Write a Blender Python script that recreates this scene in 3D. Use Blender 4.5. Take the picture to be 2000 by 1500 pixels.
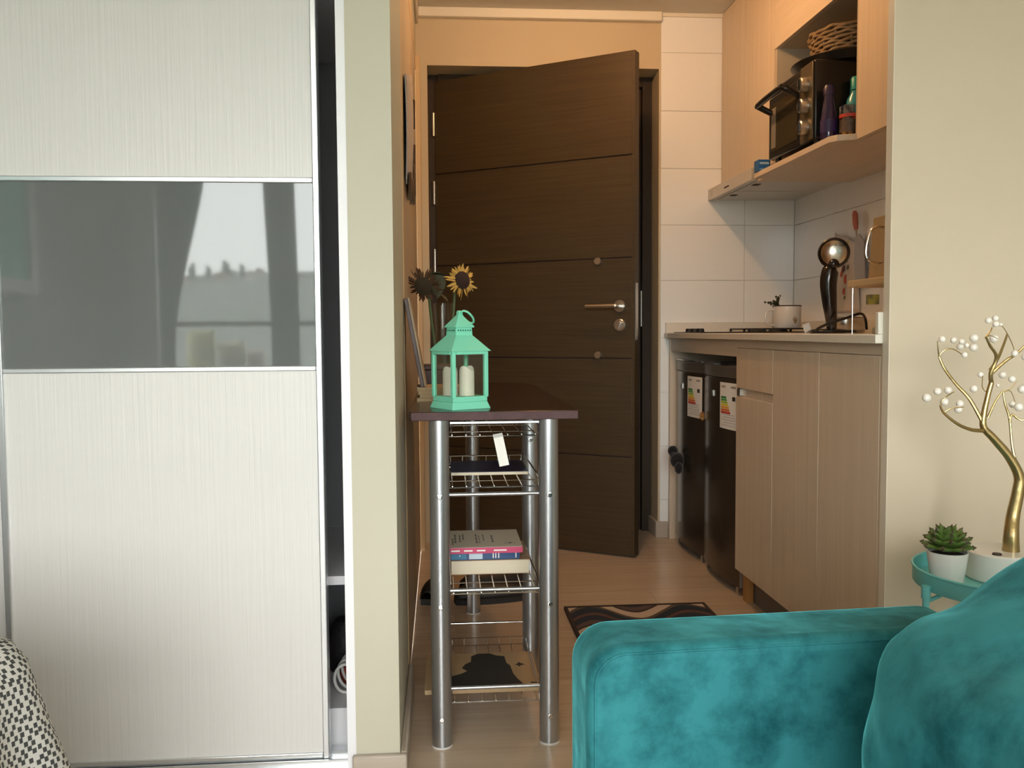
import bpy, math, random
from mathutils import Vector, Matrix
random.seed(7)
for o in list(bpy.data.objects):
    bpy.data.objects.remove(o, do_unlink=True)
SC = bpy.context.scene
COL = SC.collection
sin, cos, pi = math.sin, math.cos, math.pi

# ------------------------------------------------------------------ camera
cd = bpy.data.cameras.new('camera')
cam = bpy.data.objects.new('camera', cd)
COL.objects.link(cam)
cd.sensor_fit = 'HORIZONTAL'; cd.sensor_width = 36.0
cd.lens = 36.0 * 1768.34 / 2000.0
cd.clip_start = 0.02; cd.clip_end = 1000
ya, pt, ro = math.radians(4.50085), math.radians(-3.33763), math.radians(-0.37537)
fw = Vector((sin(ya)*cos(pt), cos(ya)*cos(pt), sin(pt)))
rt = Vector((cos(ya), -sin(ya), 0)); up = rt.cross(fw)
r2 = rt*cos(ro) + up*sin(ro); u2 = up*cos(ro) - rt*sin(ro)
m3 = Matrix((r2, u2, -fw)).transposed()
cam.matrix_world = Matrix.Translation((0, 0, 0.9125)) @ m3.to_4x4()
SC.camera = cam

# ------------------------------------------------------------------ world: overcast sky
W = bpy.data.worlds.new('overcast_sky'); SC.world = W; W.use_nodes = True
wn = W.node_tree.nodes; wl = W.node_tree.links
bg = wn['Background']
tc = wn.new('ShaderNodeTexCoord')
nz = wn.new('ShaderNodeTexNoise'); nz.inputs['Scale'].default_value = 2.2; nz.inputs['Detail'].default_value = 5
rp = wn.new('ShaderNodeValToRGB')
rp.color_ramp.elements[0].position = 0.3; rp.color_ramp.elements[0].color = (0.93, 0.93, 0.92, 1)
rp.color_ramp.elements[1].position = 0.7; rp.color_ramp.elements[1].color = (1.0, 0.995, 0.985, 1)
wl.new(tc.outputs['Generated'], nz.inputs['Vector']); wl.new(nz.outputs['Fac'], rp.inputs['Fac'])
wl.new(rp.outputs['Color'], bg.inputs['Color'])
bg.inputs['Strength'].default_value = 18.0

SC.view_settings.view_transform = 'Standard'; SC.view_settings.look = 'None'
SC.view_settings.gamma = 1.0; SC.view_settings.use_curve_mapping = False
SC.view_settings.exposure = 0.0

# window opening of the room (daylight comes in here); a portal guides sampling, it emits nothing
WX0, WX1, WZ0, WZ1, WY = -1.80, 1.70, 0.12, 2.08, -2.30
pd = bpy.data.lights.new('window_portal', 'AREA'); pd.shape = 'RECTANGLE'
pd.size = WX1-WX0; pd.size_y = WZ1-WZ0
pd.cycles.is_portal = True
po = bpy.data.objects.new('window_portal', pd); COL.objects.link(po)
po.location = ((WX0+WX1)/2, WY-0.06, (WZ0+WZ1)/2); po.rotation_euler = (math.radians(90), 0, 0)
LAMP = (0.57, 2.95, 2.19); LAMP_W = 17.5; LAMP_C = (1.0, 0.545, 0.24)

# ------------------------------------------------------------------ mesh builder
ORG = {}
class MB:
    def __init__(s): s.v = []; s.f = []
    def add(s, vs, fs):
        b = len(s.v); s.v += [Vector(p) for p in vs]; s.f += [tuple(i+b for i in f) for f in fs]; return s
    def box(s, x0, x1, y0, y1, z0, z1):
        return s.add([(x0,y0,z0),(x1,y0,z0),(x1,y1,z0),(x0,y1,z0),(x0,y0,z1),(x1,y0,z1),(x1,y1,z1),(x0,y1,z1)],
                     [(0,3,2,1),(4,5,6,7),(0,1,5,4),(1,2,6,5),(2,3,7,6),(3,0,4,7)])
    def obox(s, c, a, b, d):
        c, a, b, d = Vector(c), Vector(a), Vector(b), Vector(d)
        P = [c-a-b-d, c+a-b-d, c+a+b-d, c-a+b-d, c-a-b+d, c+a-b+d, c+a+b+d, c-a+b+d]
        fs = [(0,3,2,1),(4,5,6,7),(0,1,5,4),(1,2,6,5),(2,3,7,6),(3,0,4,7)]
        if a.cross(b).dot(d) < 0: fs = [f[::-1] for f in fs]
        return s.add(P, fs)
    def tube(s, pts, r, n=8, closed=False, cap=True):
        P = [Vector(p) for p in pts]; k = len(P)
        R = r if isinstance(r, (list, tuple)) else [r]*k
        vs = []; nrm = None
        for i in range(k):
            if closed: t = P[(i+1) % k]-P[i-1]
            else: t = P[min(i+1, k-1)]-P[max(i-1, 0)]
            t.normalize()
            if nrm is None:
                nrm = t.orthogonal().normalized()
            else:
                nrm = nrm - t*nrm.dot(t)
                if nrm.length < 1e-6: nrm = t.orthogonal()
                nrm.normalize()
            bn = t.cross(nrm)
            for j in range(n):
                a = 2*pi*j/n
                vs.append(P[i] + (nrm*cos(a)+bn*sin(a))*R[i])
        fs = []
        for i in range(k if closed else k-1):
            i2 = (i+1) % k
            for j in range(n):
                j2 = (j+1) % n
                fs.append((i*n+j, i*n+j2, i2*n+j2, i2*n+j))
        if cap and not closed:
            fs.append(tuple(range(n-1, -1, -1))); fs.append(tuple((k-1)*n+j for j in range(n)))
        return s.add(vs, fs)
    def cyl(s, p0, p1, r0, r1=None, n=20): return s.tube([p0, p1], [r0, r0 if r1 is None else r1], n)
    def lathe(s, prof, c=(0,0,0), n=28, axis=None):
        c = Vector(c)
        q = Vector((0,0,1)).rotation_difference(Vector(axis)) if axis is not None else None
        vs = []; idx = []
        for (r, z) in prof:
            if r < 1e-6:
                p = Vector((0,0,z)); vs.append(c + (q @ p if q else p)); idx.append([len(vs)-1])
            else:
                row = []
                for j in range(n):
                    a = 2*pi*j/n; p = Vector((r*cos(a), r*sin(a), z))
                    vs.append(c + (q @ p if q else p)); row.append(len(vs)-1)
                idx.append(row)
        fs = []
        for a, b in zip(idx[:-1], idx[1:]):
            if len(a) == 1 and len(b) == 1: continue
            for j in range(n):
                j2 = (j+1) % n
                if len(a) == 1: fs.append((a[0], b[j2], b[j]))
                elif len(b) == 1: fs.append((a[j], a[j2], b[0]))
                else: fs.append((a[j], a[j2], b[j2], b[j]))
        return s.add(vs, fs)
    def sphere(s, c, r, n=12, sz=1.0):
        k = max(4, n//2)
        return s.lathe([(r*sin(pi*i/k) if 0 < i < k else 0, -r*cos(pi*i/k)*sz) for i in range(k+1)], c, n)
    def prism(s, poly, z0, z1, fn=None):
        n = len(poly); fn = fn or (lambda a, b, z: (a, b, z))
        vs = [fn(a, b, z0) for a, b in poly] + [fn(a, b, z1) for a, b in poly]
        fs = [tuple(range(n-1, -1, -1)), tuple(range(n, 2*n))] + [(i, (i+1) % n, n+(i+1) % n, n+i) for i in range(n)]
        return s.add(vs, fs)
    def grid(s, fn, nu, nv):
        vs = [fn(i/nu, j/nv) for i in range(nu+1) for j in range(nv+1)]
        fs = [(i*(nv+1)+j, (i+1)*(nv+1)+j, (i+1)*(nv+1)+j+1, i*(nv+1)+j+1) for i in range(nu) for j in range(nv)]
        return s.add(vs, fs)
    def build(s, name, mat, parent=None, bevel=0, seg=2, smooth=False, solid=0, sub=0, fix=False):
        if parent is not None: org = ORG.get(parent.name, Vector())
        else:
            xs = [p.x for p in s.v]; ys = [p.y for p in s.v]; zs = [p.z for p in s.v]
            org = Vector(((min(xs)+max(xs))/2, (min(ys)+max(ys))/2, min(zs)))
        me = bpy.data.meshes.new(name)
        me.from_pydata([tuple(p-org) for p in s.v], [], s.f)
        if fix:
            import bmesh
            bm = bmesh.new(); bm.from_mesh(me); bmesh.ops.recalc_face_normals(bm, faces=bm.faces); bm.to_mesh(me); bm.free()
        me.update()
        me.materials.append(mat)
        o = bpy.data.objects.new(name, me); COL.objects.link(o)
        if parent is not None: o.parent = parent
        else: o.location = org
        ORG[o.name] = org
        if bevel:
            b = o.modifiers.new('bevel', 'BEVEL'); b.width = bevel; b.segments = seg; b.limit_method = 'ANGLE'
        if solid:
            b = o.modifiers.new('solid', 'SOLIDIFY'); b.thickness = solid; b.offset = 0
        if sub:
            b = o.modifiers.new('sub', 'SUBSURF'); b.levels = sub; b.render_levels = sub
        if smooth or bevel:
            me.polygons.foreach_set('use_smooth', [True]*len(me.polygons))
            if not sub: me.set_sharp_from_angle(angle=math.radians(38))
        return o
def thing(name, label, cat, loc, group=None, rotz=0, local=False, kind=None):
    o = bpy.data.objects.new(name, None); COL.objects.link(o)
    o.location = loc; o.rotation_euler = (0, 0, rotz); o.empty_display_size = 0.05
    ORG[o.name] = Vector((0,0,0)) if local else Vector(loc)
    if kind: o['kind'] = kind
    if label: o['label'] = label
    if cat: o['category'] = cat
    if group: o['group'] = group
    return o
def tag(o, label, cat, group=None):
    o['label'] = label; o['category'] = cat
    if group: o['group'] = group
    return o
def struct(o): o['kind'] = 'structure'; return o
def dup(o, loc=None):
    c = o.copy(); COL.objects.link(c); ORG[c.name] = ORG.get(o.name, Vector())
    if loc is not None: c.location = loc
    return c
def bez(pts, n=8):
    """Catmull-Rom through the points"""
    P = [Vector(p) for p in pts]; out = []
    for i in range(len(P)-1):
        a = P[max(i-1,0)]; b = P[i]; c = P[i+1]; d = P[min(i+2,len(P)-1)]
        for k in range(n):
            t = k/n
            out.append(0.5*((2*b)+(c-a)*t+(2*a-5*b+4*c-d)*t*t+(3*b-a-3*c+d)*t**3))
    out.append(P[-1]); return out

# ------------------------------------------------------------------ materials
def M(name, col, rough=0.5, metal=0.0, var=None, bump=None, rand=0.0, coat=0.0, sheen=0.0, sheen_col=None,
      ior=1.5, trans=0.0, emit=None, spec=0.5, sss=0.0):
    """var=(scale xyz, amount, second colour)  bump=(scale xyz, strength, distance)"""
    m = bpy.data.materials.new(name); m.use_nodes = True
    n = m.node_tree.nodes; l = m.node_tree.links; p = n['Principled BSDF']
    p.inputs['Base Color'].default_value = (*col, 1); p.inputs['Roughness'].default_value = rough
    p.inputs['Metallic'].default_value = metal; p.inputs['IOR'].default_value = ior
    p.inputs['Specular IOR Level'].default_value = spec
    p.inputs['Coat Weight'].default_value = coat; p.inputs['Coat Roughness'].default_value = 0.05
    p.inputs['Sheen Weight'].default_value = sheen; p.inputs['Sheen Roughness'].default_value = 0.35
    if sheen_col: p.inputs['Sheen Tint'].default_value = (*sheen_col, 1)
    p.inputs['Transmission Weight'].default_value = trans
    if emit:
        p.inputs['Emission Color'].default_value = (*emit[0], 1); p.inputs['Emission Strength'].default_value = emit[1]
    vec = None
    def coords():
        nonlocal vec
        if vec is None:
            t = n.new('ShaderNodeTexCoord'); oi = n.new('ShaderNodeObjectInfo')
            mu = n.new('ShaderNodeMath'); mu.operation = 'MULTIPLY'; mu.inputs[1].default_value = 13.7
            l.new(oi.outputs['Random'], mu.inputs[0])
            ad = n.new('ShaderNodeVectorMath'); ad.operation = 'ADD'
            l.new(t.outputs['Object'], ad.inputs[0]); l.new(mu.outputs[0], ad.inputs[1]); vec = ad.outputs[0]
            m['oi'] = oi.name
        return vec
    def noise(sc, detail=4.0, rough_=0.55):
        mp = n.new('ShaderNodeMapping'); mp.inputs['Scale'].default_value = sc
        l.new(coords(), mp.inputs['Vector'])
        t = n.new('ShaderNodeTexNoise'); t.inputs['Scale'].default_value = 1.0; t.inputs['Detail'].default_value = detail
        t.inputs['Roughness'].default_value = rough_
        l.new(mp.outputs[0], t.inputs['Vector']); return t.outputs['Fac']
    base = None
    if var:
        sc, amt, c2 = var
        r = n.new('ShaderNodeValToRGB'); r.color_ramp.elements[0].position = 0.5-amt; r.color_ramp.elements[1].position = 0.5+amt
        r.color_ramp.elements[0].color = (*col, 1); r.color_ramp.elements[1].color = (*c2, 1)
        l.new(noise(sc), r.inputs['Fac']); base = r.outputs['Color']
    if rand:
        coords(); oi = n[m['oi']]
        mr = n.new('ShaderNodeMapRange'); mr.inputs['To Min'].default_value = 1-rand; mr.inputs['To Max'].default_value = 1+rand
        l.new(oi.outputs['Random'], mr.inputs['Value'])
        mx = n.new('ShaderNodeVectorMath'); mx.operation = 'SCALE'
        if base: l.new(base, mx.inputs[0])
        else: mx.inputs[0].default_value = col
        l.new(mr.outputs[0], mx.inputs['Scale']); base = mx.outputs[0]
    if base: l.new(base, p.inputs['Base Color'])
    if bump:
        sc, st, ds = bump
        b = n.new('ShaderNodeBump'); b.inputs['Strength'].default_value = st; b.inputs['Distance'].default_value = ds
        l.new(noise(sc), b.inputs['Height']); l.new(b.outputs[0], p.inputs['Normal'])
    return m
def pane_mat(name, tint, refl=0.08):
    m = bpy.data.materials.new(name); m.use_nodes = True
    n = m.node_tree.nodes; l = m.node_tree.links; n.clear()
    o = n.new('ShaderNodeOutputMaterial'); t = n.new('ShaderNodeBsdfTransparent'); g = n.new('ShaderNodeBsdfGlossy')
    t.inputs[0].default_value = (*tint, 1); g.inputs['Roughness'].default_value = 0.02
    f = n.new('ShaderNodeLayerWeight'); f.inputs[0].default_value = 0.25
    mr = n.new('ShaderNodeMapRange'); mr.inputs['To Min'].default_value = refl; mr.inputs['To Max'].default_value = 0.7
    l.new(f.outputs['Facing'], mr.inputs['Value'])
    pw = n.new('ShaderNodeMath'); pw.operation = 'POWER'; pw.inputs[1].default_value = 1.6
    l.new(mr.outputs[0], pw.inputs[0])
    x = n.new('ShaderNodeMixShader'); l.new(pw.outputs[0], x.inputs[0]); l.new(t.outputs[0], x.inputs[1]); l.new(g.outputs[0], x.inputs[2])
    l.new(x.outputs[0], o.inputs[0]); return m

paint = M('beige_wall_paint', (0.525,0.495,0.395), 0.62, var=((3,3,3),0.3,(0.51,0.48,0.38)), bump=((160,160,160),0.06,0.001))
paint_warm = M('warm_beige_paint', (0.60,0.51,0.385), 0.6, var=((3,3,3),0.3,(0.58,0.49,0.365)), bump=((160,160,160),0.06,0.001))
paint_far = M('ochre_beige_paint', (0.60,0.48,0.315), 0.6, var=((3,3,3),0.3,(0.58,0.46,0.30)), bump=((160,160,160),0.06,0.001))
paint_grey = M('grey_room_paint', (0.27,0.27,0.26), 0.7)
ceil_m = M('ceiling_paint', (0.70,0.66,0.58), 0.8)
cream_trim = M('cream_trim', (0.78,0.72,0.60), 0.5)
taupe = M('taupe_baseboard', (0.47,0.40,0.33), 0.45, var=((4,4,60),0.25,(0.41,0.345,0.28)))
floor_m = M('laminate_floor', (0.60,0.475,0.36), 0.27, var=((2.2,45,45),0.28,(0.49,0.375,0.27)), rand=0.06, bump=((4,120,60),0.05,0.001))
tile_m = M('glazed_white_tile', (0.90,0.89,0.87), 0.11, rand=0.012)
grout = M('grout', (0.70,0.67,0.62), 0.85)
oak = M('light_oak_laminate', (0.70,0.575,0.435), 0.42, var=((55,55,2.2),0.24,(0.62,0.50,0.37)), bump=((150,150,5),0.05,0.001))
oak_h = M('light_oak_board', (0.70,0.575,0.435), 0.42, var=((55,2.2,55),0.24,(0.62,0.50,0.37)))
melamine = M('cream_melamine', (0.70,0.64,0.54), 0.45)
white_mel = M('white_melamine', (0.78,0.77,0.80), 0.4, bump=((200,200,8),0.06,0.001))
grey_int = M('grey_wardrobe_lining', (0.30,0.30,0.32), 0.6)
quartz = M('cream_worktop', (0.74,0.69,0.60), 0.25, var=((90,90,90),0.2,(0.71,0.66,0.57)))
wenge = M('dark_wenge', (0.062,0.038,0.014), 0.5, var=((3,3,120),0.3,(0.036,0.021,0.008)), bump=((6,6,260),0.35,0.002))
wenge_dark = M('wenge_groove', (0.022,0.012,0.009), 0.5)
frame_brown = M('brown_door_frame', (0.040,0.026,0.017), 0.6, spec=0.25)
steel = M('brushed_steel', (0.62,0.60,0.56), 0.28, metal=1)
silver_leg = M('satin_silver_tube', (0.44,0.45,0.47), 0.31, metal=0.92, bump=((300,300,300),0.08,0.0006))
chrome = M('chrome_wire', (0.72,0.71,0.70), 0.16, metal=1)
alu = M('anodised_aluminium', (0.74,0.76,0.78), 0.28, metal=0.85)
black_pl = M('black_plastic', (0.012,0.011,0.011), 0.3)
black_mat = M('black_matte', (0.014,0.013,0.013), 0.6)
mahog = M('dark_mahogany_laminate', (0.036,0.019,0.014), 0.22, var=((4,50,50),0.26,(0.022,0.011,0.009)))
mint = M('mint_plastic', (0.20,0.66,0.47), 0.38)
teal_metal = M('turquoise_powder_coat', (0.16,0.55,0.56), 0.32)
white_cer = M('white_ceramic', (0.80,0.78,0.74), 0.25)
wax = M('white_candle', (0.74,0.76,0.70), 0.5)
gold = M('gold_wire', (0.50,0.38,0.18), 0.33, metal=1, bump=((120,120,120),0.3,0.002))
pearl = M('pearl_bead', (0.86,0.80,0.72), 0.18, coat=0.6)
paper = M('white_paper', (0.80,0.78,0.73), 0.7)
page = M('book_pages', (0.72,0.64,0.50), 0.8, var=((2,2,900),0.3,(0.62,0.54,0.41)))
tan_page = M('tan_pages', (0.50,0.37,0.22), 0.8, var=((2,2,900),0.3,(0.42,0.30,0.17)))
card_m = M('brown_cardboard', (0.42,0.29,0.16), 0.8, var=((20,20,20),0.3,(0.37,0.25,0.135)))
ink = M('dark_ink', (0.025,0.024,0.022), 0.7)

# ================================================================== ROOM SHELL
CH = 2.262
YF, XL, XR = 3.892, -0.090, 1.557
RXL, RXR = -2.25, 1.95
# floor
fl = struct(MB().box(RXL-0.1, 2.0, WY-0.1, 5.4, -0.06, -0.012).build('floor', grout))
pw, plen = 0.192, 1.285
row = 0; y = WY
while y < 5.35:
    off = -((row*0.47) % 1.0)*plen
    x = RXL+off
    while x < 1.95:
        x0, x1 = max(x, RXL), min(x+plen, 1.95)
        if y > 1.95: x0 = max(x0, -0.09)
        if y > 1.95: x1 = min(x1, 1.56)
        if x1-x0 > 0.05:
            MB().box(x0+0.0004, x1-0.0004, y+0.0004, y+pw-0.0004, -0.012, 0.0).build('plank', floor_m, fl)
        x += plen
    y += pw; row += 1
# ceiling
struct(MB().box(RXL-0.1, 2.0, WY-0.1, 4.06, CH, CH+0.08).build('ceiling', ceil_m))
# far wall with the entrance opening
wf = MB().box(-0.25, -0.043, YF, 4.10, 0, CH).box(-0.043, 0.9475, YF, 4.10, 2.031, CH).box(0.9475, 1.75, YF, 4.10, 0, CH)
wall_far = struct(wf.build('wall_far', paint_far))
MB().box(0.9545, XR, YF-0.003, YF, 0.0, CH).build('grout_bed', grout, wall_far)
TZ = [0.0, 0.1669, 0.4045, 0.6420, 0.8800, 1.1276, 1.3664, 1.6080, 1.8522, 2.0986, CH]
def tiles(parent, cuts, axis):
    for a, b in zip(cuts[:-1], cuts[1:]):
        for z0, z1 in zip(TZ[:-1], TZ[1:]):
            g = 0.0011
            if axis == 'far': MB().box(a+g, b-g, YF-0.007, YF-0.0015, z0+g, z1-g).build('tile', tile_m, parent, bevel=0.0012)
            elif z1 > 0.9 and z0 < 1.5: MB().box(XR-0.007, XR-0.0015, a+g, b-g, z0+g, z1-g).build('tile', tile_m, parent, bevel=0.0012)
tiles(wall_far, [0.9545, 1.327, XR-0.007], 'far')
# kitchen side wall
wall_k = struct(MB().box(XR, XR+0.12, 1.93, 4.1, 0, CH).build('wall_right', paint))
MB().box(XR-0.003, XR, 1.96, YF, 0.86, 1.75).build('grout_bed', grout, wall_k)
tiles(wall_k, [1.96, 2.29, 2.69, 3.09, 3.49, YF-0.008], 'right')
# stub wall the side table stands against
ws = struct(MB().box(0.988, 2.0, 1.93, 1.956, 0, CH).build('wall_stub', paint_warm))
MB().box(0.9868, 0.988, 1.9285, 1.956, 0, CH).build('corner_bead', cream_trim, ws)
# partition whose end is the pillar beside the wardrobe
struct(MB().box(-0.177, XL, 1.79, 2.34, 0, CH).box(-0.177, XL, 3.78, 3.90, 0, CH).box(-0.177, XL, 2.34, 3.78, 2.00, CH).build('wall_left', paint))
# rest of the room: left wall, right wall and the window wall behind the camera
struct(MB().box(-2.6, 1.9, WY-1.1, WY-0.12, -0.2, -0.1).build('balcony_floor', grout))
struct(MB().box(RXL-0.1, RXL, WY, 2.6, 0, CH).build('wall_room_left', paint_grey))
struct(MB().box(RXR, RXR+0.1, WY, 1.95, 0, CH).build('wall_room_right', paint))
struct(MB().box(RXL, -0.177, 2.5, 2.6, 0, CH).build('wall_behind_wardrobe', paint_grey))
wb = MB().box(RXL, WX0, WY-0.12, WY, 0, CH).box(WX1, RXR, WY-0.12, WY, 0, CH).box(WX0, WX1, WY-0.12, WY, 0, WZ0).box(WX0, WX1, WY-0.12, WY, WZ1, CH)
wall_win = struct(wb.build('wall_window', paint_grey))
MB().box(-1.96, -1.81, WY, WY+0.06, 0, CH).build('pier', M('pale_pier', (0.66,0.65,0.63), 0.6), wall_win)
MB().box(-2.249, -2.19, WY, WY+0.05, 0, CH).build('conduit', M('pale_conduit', (0.70,0.70,0.68), 0.5), wall_win)
# hallway beyond the entrance, unlit
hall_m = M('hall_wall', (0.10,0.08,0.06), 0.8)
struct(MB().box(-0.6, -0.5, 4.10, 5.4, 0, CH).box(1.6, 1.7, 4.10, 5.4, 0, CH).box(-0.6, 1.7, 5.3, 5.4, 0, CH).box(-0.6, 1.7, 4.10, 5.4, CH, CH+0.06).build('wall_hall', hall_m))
# cornices
struct(MB().box(XL+0.012, 0.9535, YF-0.035, YF, 2.222, CH).build('trim_1', cream_trim, bevel=0.004))
struct(MB().box(XL, XL+0.012, 1.80, YF, 2.20, CH).build('trim_2', cream_trim, bevel=0.004))
struct(MB().box(0.957, 1.225, YF-0.016, YF-0.007, 2.247, CH).build('trim_3', cream_trim))
# baseboards
struct(MB().box(-0.184, XL+0.014, 1.776, 1.79, 0, 0.068).box(XL, XL+0.014, 1.79, 2.28, 0, 0.068).build('baseboard_left', taupe, bevel=0.004))
struct(MB().box(0.935, 0.990, YF-0.018, YF-0.007, 0, 0.072).box(0.935, 0.9475, YF-0.007, 4.02, 0, 0.072).build('baseboard_far', taupe, bevel=0.003))
# bathroom door in the partition
casing_m = M('light_wood_casing', (0.60,0.42,0.23), 0.5)
bd = thing('door_2', None, None, (XL, 3.16, 0), kind='structure')
MB().box(XL-0.002, XL+0.0015, 2.28, 2.34, 0, 2.03).build('casing', casing_m, bd, bevel=0.002)
MB().box(XL-0.002, XL+0.019, 3.75, 3.81, 0, 2.03).build('casing', casing_m, bd, bevel=0.002)
MB().box(XL-0.002, XL+0.0015, 2.34, 3.75, 1.97, 2.03).build('casing', casing_m, bd, bevel=0.002)
tdm = M('taupe_door', (0.45,0.37,0.27), 0.55)
MB().box(XL-0.04, XL-0.001, 2.342, 3.043, 0.005, 1.968).build('door_leaf', tdm, bd)
MB().box(XL-0.04, XL-0.001, 3.047, 3.748, 0.005, 1.968).build('door_leaf', tdm, bd)

# ------------------------------------------------------------------ window, curtains and what is outside
win = thing('window_1', None, None, ((WX0+WX1)/2, WY-0.06, WZ0), kind='structure')
wfm = M('white_window_frame', (0.72,0.73,0.74), 0.4)
for x in (WX0+0.02, -1.02, -0.10, 0.80, WX1-0.02):
    MB().box(x-0.022, x+0.022, WY-0.09, WY-0.04, WZ0, WZ1).build('mullion', wfm, win)
MB().box(WX0, WX1, WY-0.09, WY-0.04, WZ0, WZ0+0.04).build('bottom_rail', wfm, win)
MB().box(WX0, WX1, WY-0.09, WY-0.04, WZ1-0.04, WZ1).build('top_rail', wfm, win)
MB().box(WX0, WX1, WY-0.09, WY-0.05, 0.955, 0.99).build('transom', wfm, win)
clear = pane_mat('clear_pane', (0.97,0.985,0.98), 0.04)
for a, b in ((WX0+0.042,-1.042), (-0.998,-0.122), (-0.078,0.778), (0.822,WX1-0.042)):
    MB().box(a, b, WY-0.068, WY-0.064, WZ0+0.04, WZ1-0.04).build('pane', clear, win)
curt_m = M('charcoal_curtain', (0.035,0.037,0.040), 0.85)
def curtain(xa0, xa1, xb0, xb1, label):
    def f(u, v):
        z = 2.20 - v*2.15
        k = min(1, v/0.66); k = k*k*(3-2*k)
        x0 = xa0+(xb0-xa0)*k; x1 = xa1+(xb1-xa1)*k
        if v > 0.70: x0 -= (v-0.70)*0.12; x1 += (v-0.70)*0.12
        return (x0+(x1-x0)*u, WY+0.09+0.028*sin(u*34)*(1-0.3*k), z)
    o = MB().grid(f, 60, 24).build('curtain', curt_m, smooth=True, solid=0.004)
    tag(o, label, 'curtain', 'dark curtains at the window')
curtain(-1.80, -1.455, -1.765, -1.69, 'charcoal curtain tied to a narrow waist, reflected in the wardrobe glass')
curtain(-1.125, -0.925, -1.085, -0.905, 'straight charcoal curtain beside the bright pane, reflected in the wardrobe glass')
rod = MB().cyl((-2.0, WY+0.09, 2.215), (1.8, WY+0.09, 2.215), 0.012).build('curtain_rod', black_mat, smooth=True)
tag(rod, 'black curtain rod above the window behind the camera', 'curtain rod')
tp = thing('teal_painting', 'teal abstract canvas in a white frame, reflected at the left of the wardrobe glass', 'painting', (-2.24, -1.0, 1.16))
MB().box(-2.245, -2.225, -1.37, -0.60, 1.205, 2.0).build('canvas', M('teal_canvas', (0.02,0.40,0.34), 0.6, var=((5,5,5),0.15,(0.05,0.58,0.48))), tp)
wfr = M('white_frame', (0.75,0.75,0.73), 0.5)
for y0_, y1_, z0_, z1_ in ((-1.46,-1.37,1.13,2.07), (-0.60,-0.52,1.13,2.07), (-1.37,-0.60,1.13,1.205), (-1.37,-0.60,2.0,2.07)):
    MB().box(-2.249, -2.20, y0_, y1_, z0_, z1_).build('frame_bar', wfr, tp, bevel=0.003)
# low cabinet with packages under the window
lc = thing('window_cabinet', 'low dark cabinet on the balcony, reflected in the wardrobe glass', 'cabinet', (-1.47, WY-0.49, -0.1))
MB().box(-1.78, -1.16, WY-0.62, WY-0.36, -0.1, 0.63).build('body', M('dark_cabinet', (0.10,0.11,0.11), 0.5), lc, bevel=0.004)
MB().box(-1.80, -1.14, WY-0.63, WY-0.345, 0.63, 0.655).build('top', M('pale_cabinet_top', (0.5,0.5,0.48), 0.4), lc, bevel=0.003)
for i, (x, z, w, h, c, lab) in enumerate(((-1.68,0.655,0.20,0.28,(0.66,0.60,0.28),'yellow paper bag standing on the balcony cabinet'),
                                   (-1.47,0.655,0.19,0.20,(0.66,0.58,0.40),'cream packet in the middle of the balcony cabinet'),
                                   (-1.30,0.655,0.13,0.14,(0.62,0.50,0.42),'small pinkish packet at the end of the balcony cabinet'))):
    mb = MB().grid(lambda u, v: (x+w*(u-0.5)*(1-0.12*abs(2*v-1)**3), WY-0.49-0.05*(sin(pi*u)*sin(pi*v))**0.5, z+h*v), 12, 12)
    mb.grid(lambda u, v: (x+w*(0.5-u)*(1-0.12*abs(2*v-1)**3), WY-0.49+0.05*(sin(pi*u)*sin(pi*v))**0.5, z+h*v), 12, 12)
    tag(mb.build('packet', M('packet_%d' % i, c, 0.35, var=((9,9,14),0.1,tuple(k*0.6+0.25 for k in c))), smooth=True), lab, 'packet', 'packets on the balcony')
# hill and houses outside, colours paled to stand for distance haze
grass = M('hazy_hill_grass', (0.17,0.20,0.17), 0.95, var=((0.08,0.08,0.3),0.2,(0.22,0.24,0.22)))
hill = MB().grid(lambda u, v: (-160+320*u, WY-8-170*v, -4 + 16.5*v + 1.3*sin(u*9+v*3)*v), 24, 12)
struct(hill.build('hillside', grass, smooth=True))
hm = [M('house_wall_%d' % i, c, 0.8) for i, c in enumerate(((0.55,0.52,0.5),(0.42,0.36,0.32),(0.6,0.58,0.57)))]
rfm = M('house_roof', (0.36,0.31,0.29), 0.8)
for i in range(26):
    x = -66+i*2.6+random.uniform(-1,1); v = random.uniform(0.80,0.99); yy = WY-8-170*v; z = -4+16.5*v+0.1
    w, d, h = random.uniform(1.3,2.6), 2, random.uniform(0.5,1.0)
    hs = thing('far_house', 'small pale house with a brown roof on the far hillside', 'house', (x, yy, z-1), 'houses on the hillside')
    MB().box(x-w/2, x+w/2, yy-d/2, yy+d/2, z-1.0, z+h).build('walls', random.choice(hm), hs)
    MB().prism([(x-w/2-0.2, z+h), (x+w/2+0.2, z+h), (x, z+h+0.45)], yy-d/2-0.2, yy+d/2+0.2, lambda a, b, c: (a, c, b)).build('roof', rfm, hs, fix=True)
tree_m = M('far_tree', (0.13,0.14,0.13), 0.95)
for x, s in ((-45.5,2.4), (-42.6,1.9), (-39.4,2.8), (-36.5,2.2), (-52,1.3), (-58,1.2)):
    v = 0.93; yy = WY-8-170*v; z = -4+16.5*v
    tr = thing('far_tree', 'dark tree on the skyline of the far hillside', 'tree', (x, yy, z), 'trees on the hillside')
    cr = MB()
    for k in range(7):
        cr.sphere((x+random.uniform(-.25,.25), yy+random.uniform(-.25,.25), z+s*(0.25+0.11*k)), s*0.22*(1.25-0.1*k), 8, 1.3)
    cr.build('crown', tree_m, tr, smooth=True)
    MB().cyl((x,yy,z-1), (x,yy,z+s*0.4), 0.25, n=8).build('trunk', frame_brown, tr)

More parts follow.
